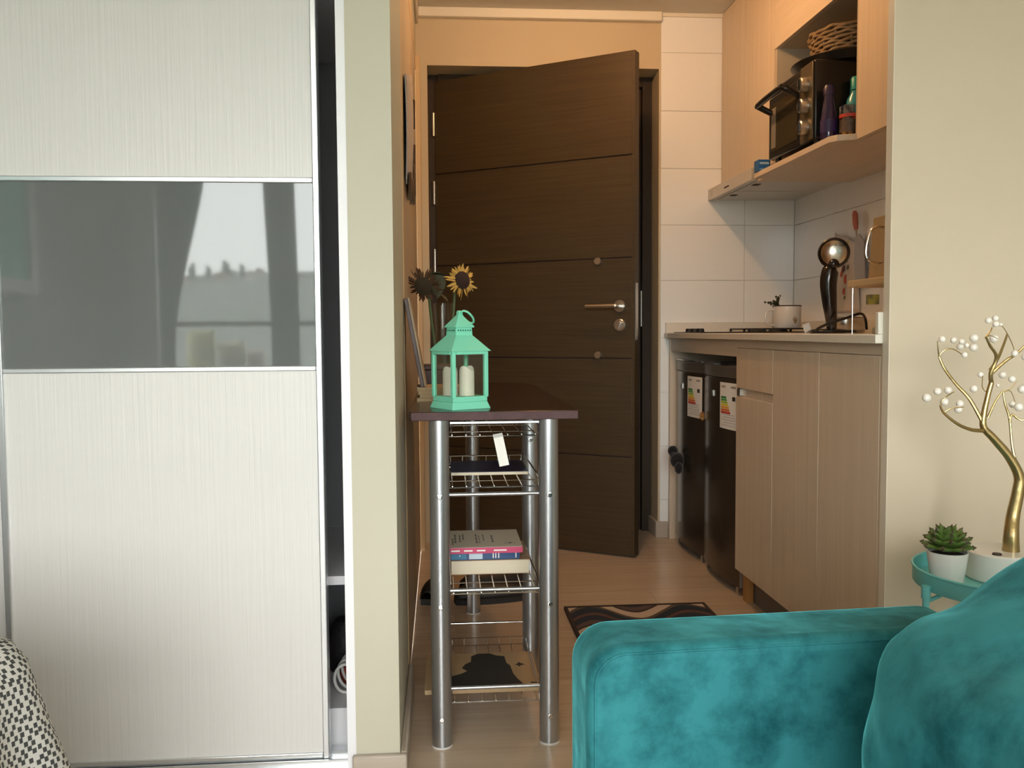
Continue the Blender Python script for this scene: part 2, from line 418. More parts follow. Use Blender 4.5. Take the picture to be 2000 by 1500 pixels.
# ================================================================== ENTRANCE DOOR
A = Vector((-0.013, 4.030, 0)); B = Vector((0.7645, 3.533, 0))
du = (B-A).normalized(); DWd = (B-A).length
dn = Vector((du.y, -du.x, 0)); Z3 = Vector((0,0,1))
door = thing('door_1', None, None, tuple(A), kind='structure')
def dbox(s0, s1, n0, n1, z0, z1, mb=None):
    mb = mb or MB()
    c = A + du*((s0+s1)/2) + dn*((n0+n1)/2) + Z3*((z0+z1)/2)
    return mb.obox(c, du*((s1-s0)/2), dn*((n1-n0)/2), Z3*((z1-z0)/2))
leaf = dbox(0.0, DWd, -0.046, -0.006, 0.006, 2.0).build('door_leaf', wenge_dark, door)
for z0, z1 in ((0.006,0.4035), (0.4085,0.798), (0.804,1.197), (1.203,1.597), (1.603,2.0)):
    dbox(0.0, DWd-0.011, -0.006, 0.0, z0, z1).build('door_panel', wenge, leaf, bevel=0.001)
dbox(DWd-0.0105, DWd+0.001, -0.046, 0.0, 0.006, 2.0).build('edge_band', wenge, leaf)
def dp(s, n, z): return A + du*s + dn*n + Z3*z
hd = MB().lathe([(0,0),(0.0245,0),(0.0245,0.007),(0.023,0.009),(0,0.009)], dp(0.862,0,1.009), 28, dn).build('lever_rosette', steel, door, smooth=True)
MB().tube(bez([dp(0.862,0.006,1.009), dp(0.862,0.040,1.009), dp(0.850,0.050,1.009), dp(0.735,0.050,1.009)], 6), 0.0088, 14).build('lever', steel, hd, smooth=True)
lk = MB().lathe([(0,0),(0.0245,0),(0.0245,0.008),(0.021,0.011),(0,0.011)], dp(0.862,0,0.934), 28, dn).build('lock_rosette', steel, door, smooth=True)
MB().obox(dp(0.864,0.016,0.934), (du*0.5+Z3*0.86)*0.016, dn*0.007, (du*0.86-Z3*0.5)*0.005).build('thumb_turn', steel, lk, bevel=0.002)
for z in (1.190, 0.8135):
    MB().lathe([(0,0),(0.0145,0),(0.0145,0.010),(0.0125,0.0125),(0,0.0125)], dp(0.7685,0,z), 24, dn).build('bolt_cap', steel, door, smooth=True)
dbox(DWd+0.001, DWd+0.003, -0.034, -0.012, 0.875, 1.10).build('latch_plate', steel, door)
for z in (1.815, 1.520, 1.225, 0.25):
    MB().cyl(dp(-0.004,0.006,z-0.05), dp(-0.004,0.006,z+0.05), 0.0065, n=14).build('hinge', steel, door, smooth=True)
# frame set back in the reveal
MB().box(-0.043, 0.000, 4.035, 4.10, 0, 2.031).build('frame_jamb', frame_brown, door, bevel=0.002)
MB().box(0.905, 0.9475, 4.02, 4.10, 0, 2.031).box(0.888, 0.905, 4.05, 4.10, 0, 2.0).build('frame_jamb', frame_brown, door, bevel=0.002)
MB().box(0.0, 0.905, 4.02, 4.10, 1.988, 2.031).box(0.0, 0.888, 4.05, 4.10, 1.972, 1.988).build('frame_head', frame_brown, door, bevel=0.002)
MB().box(0.8845, 0.888, 4.046, 4.056, 0.01, 1.97).build('seal_strip', M('grey_seal', (0.16,0.14,0.13), 0.5), door)
MB().box(0.901, 0.905, 4.028, 4.05, 0.93, 1.09).build('strike_plate', steel, door)

# ================================================================== WARDROBE
wpanel = M('white_embossed_wood', (0.655,0.635,0.615), 0.36, bump=((150,150,3.2),0.32,0.003))
strip_m = M('grey_lacquered_glass', (0.135,0.143,0.140), 0.03, ior=1.46, spec=0.5)
wd = thing('sliding_wardrobe', 'white sliding wardrobe with a grey glass band, left of the pillar', 'wardrobe', (-0.9, 2.15, 0))
def wdoor(x0, x1, y):
    d = MB().box(x0+0.01, x1-0.01, y+0.010, y+0.026, 0.035, 2.18).build('door', melamine, wd)
    MB().box(x0, x0+0.013, y-0.004, y+0.03, 0.022, 2.2).build('stile', alu, d, bevel=0.002)
    MB().box(x1-0.013, x1, y-0.004, y+0.03, 0.022, 2.2).build('stile', alu, d, bevel=0.002)
    MB().box(x0+0.013, x1-0.013, y-0.002, y+0.022, 1.2135, 1.2245).build('rail', alu, d, bevel=0.002)
    MB().box(x0+0.013, x1-0.013, y-0.002, y+0.022, 0.8345, 0.8450).build('rail', alu, d, bevel=0.002)
    MB().box(x0+0.013, x1-0.013, y-0.002, y+0.022, 0.022, 0.036).build('rail', alu, d, bevel=0.002)
    MB().box(x0+0.013, x1-0.013, y+0.002, y+0.010, 1.2245, 2.18).build('upper_panel', wpanel, d)
    MB().box(x0+0.013, x1-0.013, y+0.002, y+0.010, 0.845, 1.2135).build('glass_band', strip_m, d)
    MB().box(x0+0.013, x1-0.013, y+0.002, y+0.010, 0.036, 0.8345).build('lower_panel', wpanel, d)
wdoor(-0.880, -0.2405, 1.872)
wdoor(-1.56, -0.860, 1.912)
MB().box(-0.1945, -0.1772, 1.792, 2.48, 0.0, 2.24).build('side_panel', white_mel, wd)
MB().box(-1.58, -1.562, 1.86, 2.48, 0.0, 2.24).build('side_panel', white_mel, wd)
MB().box(-1.562, -0.1945, 2.46, 2.48, 0.0, 2.24).build('back_panel', grey_int, wd)
MB().box(-1.562, -0.1945, 1.96, 2.46, 0.3655, 0.3845).build('shelf', white_mel, wd)
MB().box(-1.562, -0.1945, 1.96, 2.46, 1.62, 1.638).build('shelf', white_mel, wd)
MB().box(-1.562, -0.1945, 1.955, 2.46, 0.0, 0.094).build('plinth_box', white_mel, wd)
MB().box(-1.562, -0.1945, 1.845, 1.955, 0.0, 0.012).build('floor_track', alu, wd)
MB().box(-1.562, -0.1945, 1.86, 1.864, 0.012, 0.024).box(-1.562, -0.1945, 1.903, 1.907, 0.012, 0.024).build('track_rib', alu, wd)
MB().box(-1.562, -0.1945, 1.845, 1.955, 2.2, 2.24).build('top_track', alu, wd)
# things in the gap
cm = M('white_cable', (0.72,0.71,0.68), 0.5)
cb = MB()
for k in range(4):
    a = k*0.35; pts = []
    for i in range(28):
        t = 2*pi*i/28
        pts.append((-0.222+0.025*cos(t)*cos(a*0.6)+0.004*k, 2.03+0.02*k-0.045*cos(t)*sin(a)*0.8, 0.131+0.032*sin(t)+0.003*k))
    cb.tube(pts, 0.0036, 8, True)
tag(cb.build('cable_coil', cm, smooth=True), 'white cable coiled on the bottom shelf of the open wardrobe', 'cable')
bg_ = MB().lathe([(0,0),(0.045,0.0),(0.055,0.03),(0.050,0.085),(0.028,0.12),(0,0.125)], (-0.235,2.20,0.0945), 18)
tag(bg_.build('pouch', M('black_pouch', (0.02,0.016,0.018), 0.6, bump=((30,30,30),0.5,0.01)), smooth=True), 'dark pouch behind the cable in the open wardrobe', 'pouch')
rd = MB().lathe([(0,0),(0.02,0),(0.022,0.025),(0.016,0.036),(0,0.04)], (-0.222,2.11,0.0945), 16)
tag(rd.build('spool', M('red_spool', (0.35,0.05,0.03), 0.5), smooth=True), 'small red spool between the pouch and cable in the wardrobe', 'spool')
cw = MB().tube(bez([(-0.262,2.3,2.2),(-0.262,2.3,1.85),(-0.258,2.3,1.72),(-0.27,2.3,1.64)],6), 0.002, 6)
cw.tube(bez([(-0.262,2.3,1.74),(-0.255,2.3,1.69),(-0.268,2.3,1.642)],6), 0.002, 6)
tag(cw.build('hanging_wire', cm, smooth=True), 'thin pale wire dangling in the dark top of the wardrobe', 'wire')

# ================================================================== BED CORNER
duv = bpy.data.materials.new('patterned_duvet'); duv.use_nodes = True
n = duv.node_tree.nodes; l = duv.node_tree.links; p = n['Principled BSDF']
uvn = n.new('ShaderNodeUVMap'); uvn.uv_map = 'UVMap'
vo = n.new('ShaderNodeTexVoronoi'); vo.voronoi_dimensions = '2D'; vo.distance = 'MANHATTAN'; vo.inputs['Scale'].default_value = 105; vo.inputs['Randomness'].default_value = 0.45
cr = n.new('ShaderNodeValToRGB'); cr.color_ramp.elements[0].position = 0.42; cr.color_ramp.elements[1].position = 0.48
cr.color_ramp.elements[0].color = (0.055,0.06,0.062,1); cr.color_ramp.elements[1].color = (0.66,0.66,0.64,1)
mpn = n.new('ShaderNodeMapping'); mpn.inputs['Rotation'].default_value = (0,0,0.5)
l.new(uvn.outputs[0], mpn.inputs[0]); l.new(mpn.outputs[0], vo.inputs['Vector'])
l.new(vo.outputs['Distance'], cr.inputs['Fac']); l.new(cr.outputs['Color'], p.inputs['Base Color']); p.inputs['Roughness'].default_value = 0.85
bed = thing('bed', 'bed under a white duvet printed with dark diamonds, bottom left corner', 'bed', (-1.5, 0.2, 0))
BX0, BX1, BY0, BY1 = -2.13, -0.492, -0.75, 1.125
MB().box(BX0+0.08, BX1-0.08, BY0+0.08, BY1-0.08, 0.06, 0.28).build('bed_base', M('bed_base_fabric', (0.12,0.11,0.10), 0.8), bed, bevel=0.02)
MB().box(BX0+0.03, BX1-0.03, BY0+0.03, BY1-0.03, 0.28, 0.50).build('mattress', M('mattress_ticking', (0.6,0.6,0.6), 0.8), bed, bevel=0.03, seg=3)
# duvet: rings of a rounded rectangle, flaring and folding towards the hem
rings = [(-0.50,0.590),(-0.25,0.585),(-0.10,0.578),(-0.05,0.572),(-0.022,0.562),(-0.004,0.545),(0.008,0.52),(0.016,0.48),(0.026,0.43),(0.038,0.38),(0.052,0.32),(0.064,0.26),(0.074,0.20),(0.082,0.14)]
per = []
NP = 420
Wd_, Dp_ = BX1-BX0, BY1-BY0
rc = 0.07
def rrect(t, off):
    hx, hy = Wd_/2+off, Dp_/2+off; r = max(0.03, rc+off*0.6)
    r = min(r, hx*0.9, hy*0.9)
    segs = [(2*(hx-r)),(pi*r/2),(2*(hy-r)),(pi*r/2)]*2
    L = sum(segs); d = t*L; cx, cy = (BX0+BX1)/2, (BY0+BY1)/2
    starts = [((-hx+r,-hy),(1,0)),('c',(hx-r,-hy+r),-pi/2),((hx,-hy+r),(0,1)),('c',(hx-r,hy-r),0),((hx-r,hy),(-1,0)),('c',(-hx+r,hy-r),pi/2),((-hx,hy-r),(0,-1)),('c',(-hx+r,-hy+r),pi)]
    for sg, st in zip(segs, starts):
        if d <= sg or st is starts[-1]:
            if st[0] == 'c':
                a = st[2]+d/r; return (cx+st[1][0]+r*cos(a), cy+st[1][1]+r*sin(a), cos(a), sin(a))
            return (cx+st[0][0]+st[1][0]*d, cy+st[0][1]+st[1][1]*d, st[1][1], -st[1][0])
        d -= sg
mbd = MB(); vs = []; uvs = []
arc = 0
for k, (off, z) in enumerate(rings):
    if k: arc += math.hypot(off-rings[k-1][0], z-rings[k-1][1])
    for j in range(NP):
        t = j/NP; x, yv, nx, ny = rrect(t, off)
        fold = max(0, 0.535-z)/0.4
        w = (sin(t*2*pi*31)+0.6*sin(t*2*pi*17+1.3)+0.4*sin(t*2*pi*53+z*9))*0.020*fold + 0.006*sin(x*19+yv*13)*sin(yv*23-x*7)
        vs.append((x+nx*w, yv+ny*w, z+0.006*sin(x*17)*sin(yv*21)))
        uvs.append((t*(2*Wd_+2*Dp_), arc) if k > 3 else (t*(2*Wd_+2*Dp_), arc))
fs = []
for k in range(len(rings)-1):
    for j in range(NP):
        j2 = (j+1) % NP; fs.append((k*NP+j, (k+1)*NP+j, (k+1)*NP+j2, k*NP+j2))
fs.append(tuple(range(NP)))
mbd.add(vs, fs)
dv = mbd.build('duvet', duv, bed, smooth=True, fix=True)
uvl = dv.data.uv_layers.new(name='UVMap')
for poly in dv.data.polygons:
    idx = [dv.data.loops[i].vertex_index for i in poly.loop_indices]
    wrap = any(i % NP == NP-1 for i in idx) and any(i % NP == 0 for i in idx)
    for li, vi in zip(poly.loop_indices, idx):
        u_, v_ = uvs[vi]
        if wrap and vi % NP == 0: u_ = 2*Wd_+2*Dp_
        uvl.data[li].uv = (u_, v_)

# ================================================================== KITCHEN BASE UNITS
FX = 0.990
def base_unit(y0, y1, lab, drawer=False):
    u = thing('base_cabinet', lab, 'cabinet', ((FX+XR)/2, (y0+y1)/2, 0), 'kitchen base cabinets')
    MB().box(FX+0.0185, XR-0.012, y0+0.002, y1-0.002, 0.10, 0.852).build('body', melamine, u)
    MB().box(1.036, 1.05, y0, y1, 0.0, 0.10).build('kick_plate', M('kick_plate_grey', (0.15,0.13,0.115), 0.5) if 'kick_plate_grey' not in bpy.data.materials else bpy.data.materials['kick_plate_grey'], u)
    if drawer:
        dr = MB().box(FX, FX+0.018, y0+0.0025, y1, 0.7187, 0.851).build('drawer_front', oak, u, bevel=0.001)
        MB().box(FX+0.012, FX+0.0183, y0+0.0025, y1-0.03, 0.690, 0.7187).build('grip_recess', oak, u)
        MB().box(FX+0.002, FX+0.016, y1-0.030, y1-0.001, 0.693, 0.716).build('metal_clip', steel, u)
        MB().box(FX, FX+0.018, y0+0.0025, y1, 0.103, 0.690).build('door', oak, u, bevel=0.001)
    else:
        MB().box(FX, FX+0.018, y0+0.0025, y1, 0.103, 0.851).build('door', oak, u, bevel=0.001)
base_unit(2.6335, 2.9690, 'oak base cabinet with a drawer over a door, beside the fridges', True)
base_unit(2.3016, 2.6335, 'middle oak base cabinet with one tall door')
base_unit(1.9720, 2.3016, 'oak base cabinet with one tall door, nearest the beige wall')
tag(MB().box(FX, FX+0.018, 1.958, 1.9705, 0.0, 0.879).build('filler_strip', oak, bevel=0.001), 'narrow oak filler strip between the last cabinet and the beige wall', 'filler')
fa = MB().box(FX+0.004, FX+0.022, 1.9705, 2.969, 0.8525, 0.879).box(FX+0.004, FX+0.022, 2.969, 3.852, 0.822, 0.879)
tag(fa.build('fascia', oak_h), 'horizontal oak fascia running under the worktop edge', 'fascia')
tag(MB().box(FX, 1.50, 3.853, 3.871, 0.0, 0.879).build('end_panel', oak, bevel=0.001), 'oak end panel between the far fridge and tiled wall', 'panel')
tag(MB().box(1.010, 1.034, 2.905, 2.945, 0.0, 0.10).build('support_block', M('orange_pine', (0.45,0.22,0.06), 0.5, var=((40,40,4),0.25,(0.38,0.17,0.045))), bevel=0.002), 'orange pine block under the drawer cabinet beside the fridge', 'wood block')
wt = thing('worktop', 'cream stone worktop with upstands over the kitchen cabinets', 'worktop', (1.26, 2.9, 0.879))
MB().box(0.970, XR-0.008, 1.957, YF-0.008, 0.8795, 0.900).build('slab', quartz, wt, bevel=0.002)
MB().box(0.976, XR-0.008, YF-0.024, YF-0.008, 0.900, 0.9457).build('upstand', quartz, wt, bevel=0.002)
MB().box(0.976, XR-0.008, 1.957, 1.972, 0.900, 0.950).build('upstand', quartz, wt, bevel=0.002)
MB().box(XR-0.024, XR-0.008, 1.972, YF-0.024, 0.900, 0.9457).build('upstand', quartz, wt, bevel=0.002)

# ------------------------------------------------------------------ fridges
inox = M('dark_inox', (0.075,0.060,0.045), 0.20, metal=0.55, bump=((300,4,300),0.02,0.001))
inox_trim = M('grey_fridge_trim', (0.20,0.18,0.16), 0.35, metal=0.6)
side_w = M('fridge_side_grey', (0.55,0.55,0.56), 0.35, metal=0.4)
def flat(name, mat, par, x, y0, y1, z0, z1, t=0.0006):
    return MB().box(x-t, x, y0, y1, z0, z1).build(name, mat, par)
ecol = [M('label_%s' % nme, c, 0.6) for nme, c in (('dark_green',(0.02,0.22,0.06)),('green',(0.08,0.36,0.05)),('lime',(0.38,0.52,0.05)),('yellow',(0.75,0.62,0.04)),('amber',(0.75,0.36,0.03)),('orange',(0.62,0.16,0.03)),('red',(0.52,0.03,0.02)))]
grey_print = M('grey_print', (0.32,0.30,0.28), 0.7)
def fridge(y0, y1, lab, dx):
    f = thing('mini_fridge', lab, 'fridge', (1.25, (y0+y1)/2, 0), 'under-counter fridges')
    MB().box(1.055, 1.50, y0+0.005, y1-0.005, 0.02, 0.775).build('body', side_w, f, bevel=0.005)
    yc, hw = (y0+y1)/2, (y1-y0)/2-0.004
    def fx(t): return 1.012+dx-0.022*(1-t*t)       # convex front
    poly = [(1.05+dx, yc-hw)] + [(fx(t), yc+hw*t) for t in [i/10-1 for i in range(21)]] + [(1.05+dx, yc+hw)]
    d = MB().prism(poly[::-1], 0.028, 0.742).build('door', inox, f, bevel=0.002)
    poly2 = [(a-0.001, b) for a, b in poly]
    MB().prism(poly2[::-1], 0.744, 0.785).build('top_trim', inox_trim, f, bevel=0.003)
    MB().box(fx(-1)-0.0005+0.0, 1.048+dx, yc-hw-0.0022, yc-hw-0.0002, 0.03, 0.742).build('edge_strip', alu, d)
    for yy in (yc-hw*0.9, yc+hw*0.8):
        MB().box(1.01+dx, 1.05+dx, yy-0.012, yy+0.012, 0.0, 0.027).build('foot', steel, f)
    for ya_, yb in ((yc-hw*0.9, yc-hw*0.5), (yc+hw*0.35, yc+hw*0.95)):
        MB().box(1.005+dx, 1.03+dx, ya_, yb, 0.785, 0.790).build('hinge_cover', steel, f)
    # sticker follows the convex front
    def on(t): return fx(t)-0.0008
    def patch(nm, mat, ya_, yb, za, zb, e=0.0, par=None):
        ta, tb = (ya_-yc)/hw, (yb-yc)/hw
        k = 4
        mb = MB()
        prof = [(on(ta+(tb-ta)*i/k)-e, ya_+(yb-ya_)*i/k) for i in range(k+1)]
        mb.prism(prof + [(a+0.0006, b) for a, b in prof[::-1]], za, zb)
        return mb.build(nm, mat, par or d, fix=True)
    L0 = yc-hw+0.020; L1 = L0+0.145; Zt, Zb = 0.728, 0.566
    st = patch('energy_label', paper, L0, L1, Zb, Zt)
    hgt = (Zt-Zb)
    for i, m_ in enumerate(ecol):
        z = Zt-hgt*0.30-i*0.0088
        ln = 0.045+i*0.0055
        patch('rating_bar', m_, L1-0.012-ln, L1-0.012, z-0.0072, z, 0.0007, st)
    patch('rating_arrow', ink, L0+0.018, L0+0.040, Zt-hgt*0.38, Zt-hgt*0.29, 0.0007, st)
    patch('print_line', grey_print, L1-0.050, L1-0.015, Zt-0.018, Zt-0.011, 0.0007, st)
    patch('print_line', grey_print, L0+0.015, L0+0.050, Zt-0.018, Zt-0.011, 0.0007, st)
    for i in range(5):
        patch('print_line', grey_print, L0+0.02, L1-0.015-0.02*(i % 2), Zb+0.012+i*0.0095, Zb+0.0135+i*0.0095, 0.0007, st)
    MB().box(on((yc+0.03-yc)/hw)-0.004, on((yc+0.03-yc)/hw)+0.003, yc+0.022, yc+0.040, 0.672, 0.694).build('badge', steel, d, bevel=0.001)
    return f
fridge(2.978, 3.415, 'dark inox mini fridge nearer the cabinets, full energy label in view', 0.0)
fridge(3.418, 3.850, 'dark inox mini fridge at the far end beside the tiled wall', 0.004)
tag(MB().lathe([(0,0),(0.016,0),(0.018,0.006),(0.012,0.011),(0,0.012)], (0.998,3.375,0.585), 18, (-1,0,0)).build('fridge_magnet', M('floral_magnet', (0.55,0.33,0.09), 0.5, var=((80,80,80),0.08,(0.12,0.03,0.02))), smooth=True), 'small orange patterned magnet on the nearer fridge', 'magnet')
pl = thing('plush_magnet', 'black plush animal clinging to the far fridge door', 'plush toy', (0.985, 3.72, 0.36))
pf = M('black_plush', (0.008,0.007,0.008), 0.95, bump=((400,400,400),0.8,0.003), sheen=0.3)
MB().sphere((0.974,3.655,0.375), 0.032, 16, 1.05).build('body', pf, pl, smooth=True)
MB().sphere((0.966,3.705,0.408), 0.022, 14).build('head', pf, pl, smooth=True)
MB().sphere((0.970,3.625,0.347), 0.018, 12, 1.4).build('leg', pf, pl, smooth=True)
MB().sphere((0.960,3.675,0.392), 0.014, 10).build('arm', pf, pl, smooth=True)

# ------------------------------------------------------------------ upper cabinets
UX = 1.220
CB = 1.465
def upper(y0, y1, z0, z1, lab, depth_to=XR-0.01):
    u = thing('wall_cabinet', lab, 'cabinet', ((UX+XR)/2, (y0+y1)/2, z0), 'kitchen wall cabinets')
    MB().box(UX+0.0185, depth_to, y0+0.001, y1-0.001, z0, z1).build('body', oak, u)
    MB().box(UX, UX+0.018, y0+0.0012, y1-0.0012, z0+0.001, z1-0.002).build('door', oak, u, bevel=0.001)
upper(3.5715, YF-0.009, 1.519, CH, 'oak wall cabinet above the hood, against the tiled wall')
upper(3.2660, 3.5700, 1.519, CH, 'oak wall cabinet above the hood, beside the open niche')
upper(1.960, 2.5960, CB, CH, 'oak wall cabinet right of the open niche')
ni = thing('niche_cabinet', 'open oak niche holding the oven under a flap door', 'cabinet', (1.39, 2.93, CB))
nin = M('niche_lining', (0.52,0.44,0.33), 0.5)
MB().box(UX, UX+0.018, 2.598, 3.2645, 1.926, CH-0.002).build('flap_door', oak_h, ni, bevel=0.001)
MB().box(UX+0.019, XR-0.01, 2.598, 3.2645, 1.926, CH).build('top_box', nin, ni)
MB().box(UX+0.004, XR-0.01, 3.248, 3.2645, 1.485, 1.926).build('side_panel', nin, ni)
MB().box(UX+0.004, XR-0.01, 2.598, 2.612, 1.485, 1.926).build('side_panel', nin, ni)
MB().box(XR-0.02, XR-0.01, 2.612, 3.248, 1.485, 1.926).build('back_panel', nin, ni)
MB().prism([(1.153,3.278),(1.156,2.645),(1.170,2.618),(1.2195,2.597),(1.545,2.597),(1.545,3.278)], CB, 1.4835).build('shelf_board', oak_h, ni, bevel=0.001, fix=True)
MB().box(1.19, 1.545, 3.278, 3.34, CB, CB+0.018).build('filler_board', oak_h, ni)

# ------------------------------------------------------------------ hood
hood_m = M('grey_beige_hood', (0.62,0.57,0.50), 0.35, metal=0.3)
hood_u = M('pale_hood_underside', (0.64,0.61,0.55), 0.4, metal=0.2)
hd_ = thing('range_hood', 'slim pull-out range hood under the far wall cabinets', 'range hood', (1.35, 3.61, 1.47))
MB().box(1.185, XR-0.008, 3.342, YF-0.008, 1.476, 1.518).build('body', hood_u, hd_, bevel=0.002)
MB().box(1.163, 1.184, 3.342, YF-0.008, 1.470, 1.518).build('front_lip', hood_m, hd_, bevel=0.002)
MB().box(1.20, 1.46, 3.36, 3.605, 1.471, 1.4765).build('grease_filter', hood_u, hd_, bevel=0.001)
MB().box(1.20, 1.46, 3.615, 3.865, 1.471, 1.4765).build('grease_filter', hood_u, hd_, bevel=0.001)
for yy in (3.43, 3.70):
    MB().box(1.208, 1.235, yy, yy+0.035, 1.4695, 1.4712).build('filter_latch', frame_brown, hd_)
MB().box(1.1622, 1.1632, 3.60, 3.66, 1.488, 1.494).build('switch_slot', frame_brown, hd_)
for i in range(3):
    MB().box(1.1624, 1.1632, 3.82, 3.845, 1.486+i*0.008, 1.488+i*0.008).build('print_line', grey_print, hd_)

# ------------------------------------------------------------------ things in the niche
ov = thing('toaster_oven', 'black toaster oven with three silver knobs in the niche', 'toaster oven', (1.32, 2.94, 1.4835))
ovm = M('oven_black', (0.012,0.010,0.009), 0.25)
oglass = M('smoked_oven_glass', (0.055,0.042,0.022), 0.06, coat=0.5)
MB().box(1.150, 1.50, 2.735, 3.105, 1.496, 1.738).build('body', ovm, ov, bevel=0.006)
dro = MB().box(1.143, 1.150, 2.835, 3.102, 1.497, 1.705).build('oven_door', ovm, ov, bevel=0.003)
MB().box(1.1415, 1.143, 2.85, 3.075, 1.518, 1.68).build('door_glass', oglass, dro)
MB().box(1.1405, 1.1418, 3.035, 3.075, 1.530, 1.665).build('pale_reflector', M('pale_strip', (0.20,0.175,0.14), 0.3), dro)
MB().box(1.144, 1.150, 2.738, 2.832, 1.497, 1.733).build('control_panel', M('bronze_panel', (0.10,0.075,0.04), 0.4, metal=0.4), ov, bevel=0.002)
for z in (1.672, 1.607, 1.541):
    kb = MB().lathe([(0,0),(0.024,0),(0.022,0.020),(0.019,0.023),(0,0.023)], (1.144,2.785,z), 22, (-1,0,0)).build('knob', steel, ov, smooth=True)
    MB().box(1.117, 1.122, 2.783, 2.787, z-0.016, z+0.016).build('pointer', black_pl, kb)
hb = MB().tube(bez([(1.143,3.07,1.650),(1.100,3.07,1.670),(1.090,3.055,1.676),(1.090,2.87,1.682),(1.100,2.855,1.680),(1.143,2.855,1.660)],5), 0.0105, 12).build('handle', ovm, dro, smooth=True)
for x in (1.17, 1.48):
    for yy in (2.76, 3.08):
        MB().cyl((x,yy,1.4835), (x,yy,1.497), 0.011, n=12).build('foot', black_pl, ov)
tray = MB().lathe([(0,0),(0.175,0),(0.195,0.022),(0.192,0.024),(0.173,0.004),(0,0.004)], (1.335,2.87,1.7385), 40)
tag(tray.build('black_pan', M('black_pan', (0.014,0.012,0.011), 0.35), smooth=True), 'wide black pan lying on top of the toaster oven', 'pan')
# wicker basket woven from strands
bk = thing('wicker_basket', 'round brown wicker basket on the black pan', 'basket', (1.335, 2.86, 1.744))
wk = M('wicker', (0.30,0.20,0.10), 0.6, var=((60,60,60),0.25,(0.15,0.09,0.045)))
for k in range(10):
    z = 1.752+k*0.0108; rr = 0.118+0.022*(k/9)
    pts = []
    for i in range(72):
        a = 2*pi*i/72; ph = (i+k) % 2*2-1
        pts.append((1.335+(rr+0.0035*sin(a*18+k*pi))*cos(a), 2.86+(rr+0.0035*sin(a*18+k*pi))*sin(a), z+0.0025*sin(a*9+k*1.3)))
    MB().tube(pts, 0.0056, 6, True).build('strand', wk, bk, smooth=True)
for i in range(18):
    a = 2*pi*i/18
    MB().tube([(1.335+0.117*cos(a), 2.86+0.117*sin(a), 1.747), (1.335+0.14*cos(a), 2.86+0.14*sin(a), 1.853)], 0.004, 6).build('stake', wk, bk, smooth=True)
MB().lathe([(0.112,0.002),(0.1335,0.108),(0.131,0.108),(0.110,0.004)], (1.335,2.86,1.745), 32).build('gap_shade_wall', M('gap_shade', (0.05,0.03,0.017), 0.8), bk, smooth=True)  # added dark inner wall, paints shade into the gaps between strands
MB().lathe([(0,0),(0.115,0),(0.115,0.006),(0,0.006)], (1.335,2.86,1.745), 32).build('bottom', wk, bk, smooth=True)
# bottles and jars
pb = thing('purple_bottle', 'dark purple sauce bottle beside the oven knobs', 'bottle', (1.172, 2.695, 1.4835))
MB().lathe([(0,0),(0.023,0),(0.025,0.01),(0.024,0.06),(0.019,0.095),(0.015,0.12),(0.015,0.135),(0,0.136)], (1.178,2.695,1.4835), 24).build('body', M('purple_glass', (0.018,0.008,0.055), 0.12, coat=0.5), pb, smooth=True)
MB().lathe([(0,0),(0.0165,0),(0.0165,0.022),(0.012,0.03),(0,0.031)], (1.178,2.695,1.617), 22).build('cap', M('purple_cap', (0.03,0.015,0.06), 0.35), pb, smooth=True)
MB().lathe([(0.0252,0.02),(0.0252,0.058),(0.0247,0.058)], (1.178,2.695,1.4835), 24).build('label', M('purple_label', (0.018,0.010,0.065), 0.4, var=((40,40,30),0.1,(0.03,0.016,0.09))), pb, smooth=True)
tag(MB().box(1.215, 1.245, 2.672, 2.705, 1.4835, 1.585).build('small_carton', M('dark_carton', (0.05,0.045,0.09), 0.5, var=((30,30,40),0.06,(0.35,0.33,0.32))), bevel=0.002), 'slim dark carton between the purple bottle and red-lid jar', 'carton')
cl = pane_mat('jar_glass', (0.95,0.94,0.91), 0.07)
jr = thing('red_lid_jar', 'glass jar of snacks with a red band, at the niche edge', 'jar', (1.228, 2.648, 1.4835))
MB().lathe([(0,0),(0.026,0),(0.027,0.004),(0.027,0.054),(0.024,0.058)], (1.222,2.652,1.4835), 26).build('glass', cl, jr, smooth=True)
MB().lathe([(0.0245,0.056),(0.0285,0.056),(0.0285,0.066),(0.0245,0.066)], (1.222,2.652,1.4835), 26).build('red_band', M('red_band', (0.48,0.05,0.03), 0.4), jr, smooth=True)
MB().lathe([(0.025,0.066),(0.022,0.08),(0.018,0.094),(0,0.095)], (1.222,2.652,1.4835), 26).build('dome_lid', cl, jr, smooth=True)
MB().lathe([(0.0274,0.012),(0.0274,0.05)], (1.222,2.652,1.4835), 26).build('dark_label', M('jar_label', (0.05,0.035,0.025), 0.5, var=((30,30,30),0.05,(0.09,0.06,0.04))), jr, smooth=True)
for i in range(6):
    MB().sphere((1.222+random.uniform(-.014,.014), 2.652+random.uniform(-.014,.014), 1.493+random.uniform(0,.012)), 0.008, 8).build('nut', M('nut', (0.75,0.42,0.12), 0.6) if 'nut' not in bpy.data.materials else bpy.data.materials['nut'], jr, smooth=True)
tb = thing('teal_bottle', 'teal plastic water bottle behind the red-lid jar', 'bottle', (1.27, 2.70, 1.4835))
MB().lathe([(0,0),(0.03,0),(0.032,0.01),(0.032,0.10),(0.028,0.125),(0.019,0.142),(0.019,0.15),(0,0.15)], (1.268,2.705,1.4835), 24).build('body', M('teal_plastic', (0.05,0.30,0.32), 0.25), tb, smooth=True)
MB().lathe([(0,0),(0.019,0),(0.018,0.034),(0.014,0.040),(0,0.041)], (1.268,2.705,1.636), 22).build('cap', M('teal_cap', (0.015,0.30,0.25), 0.4), tb, smooth=True)
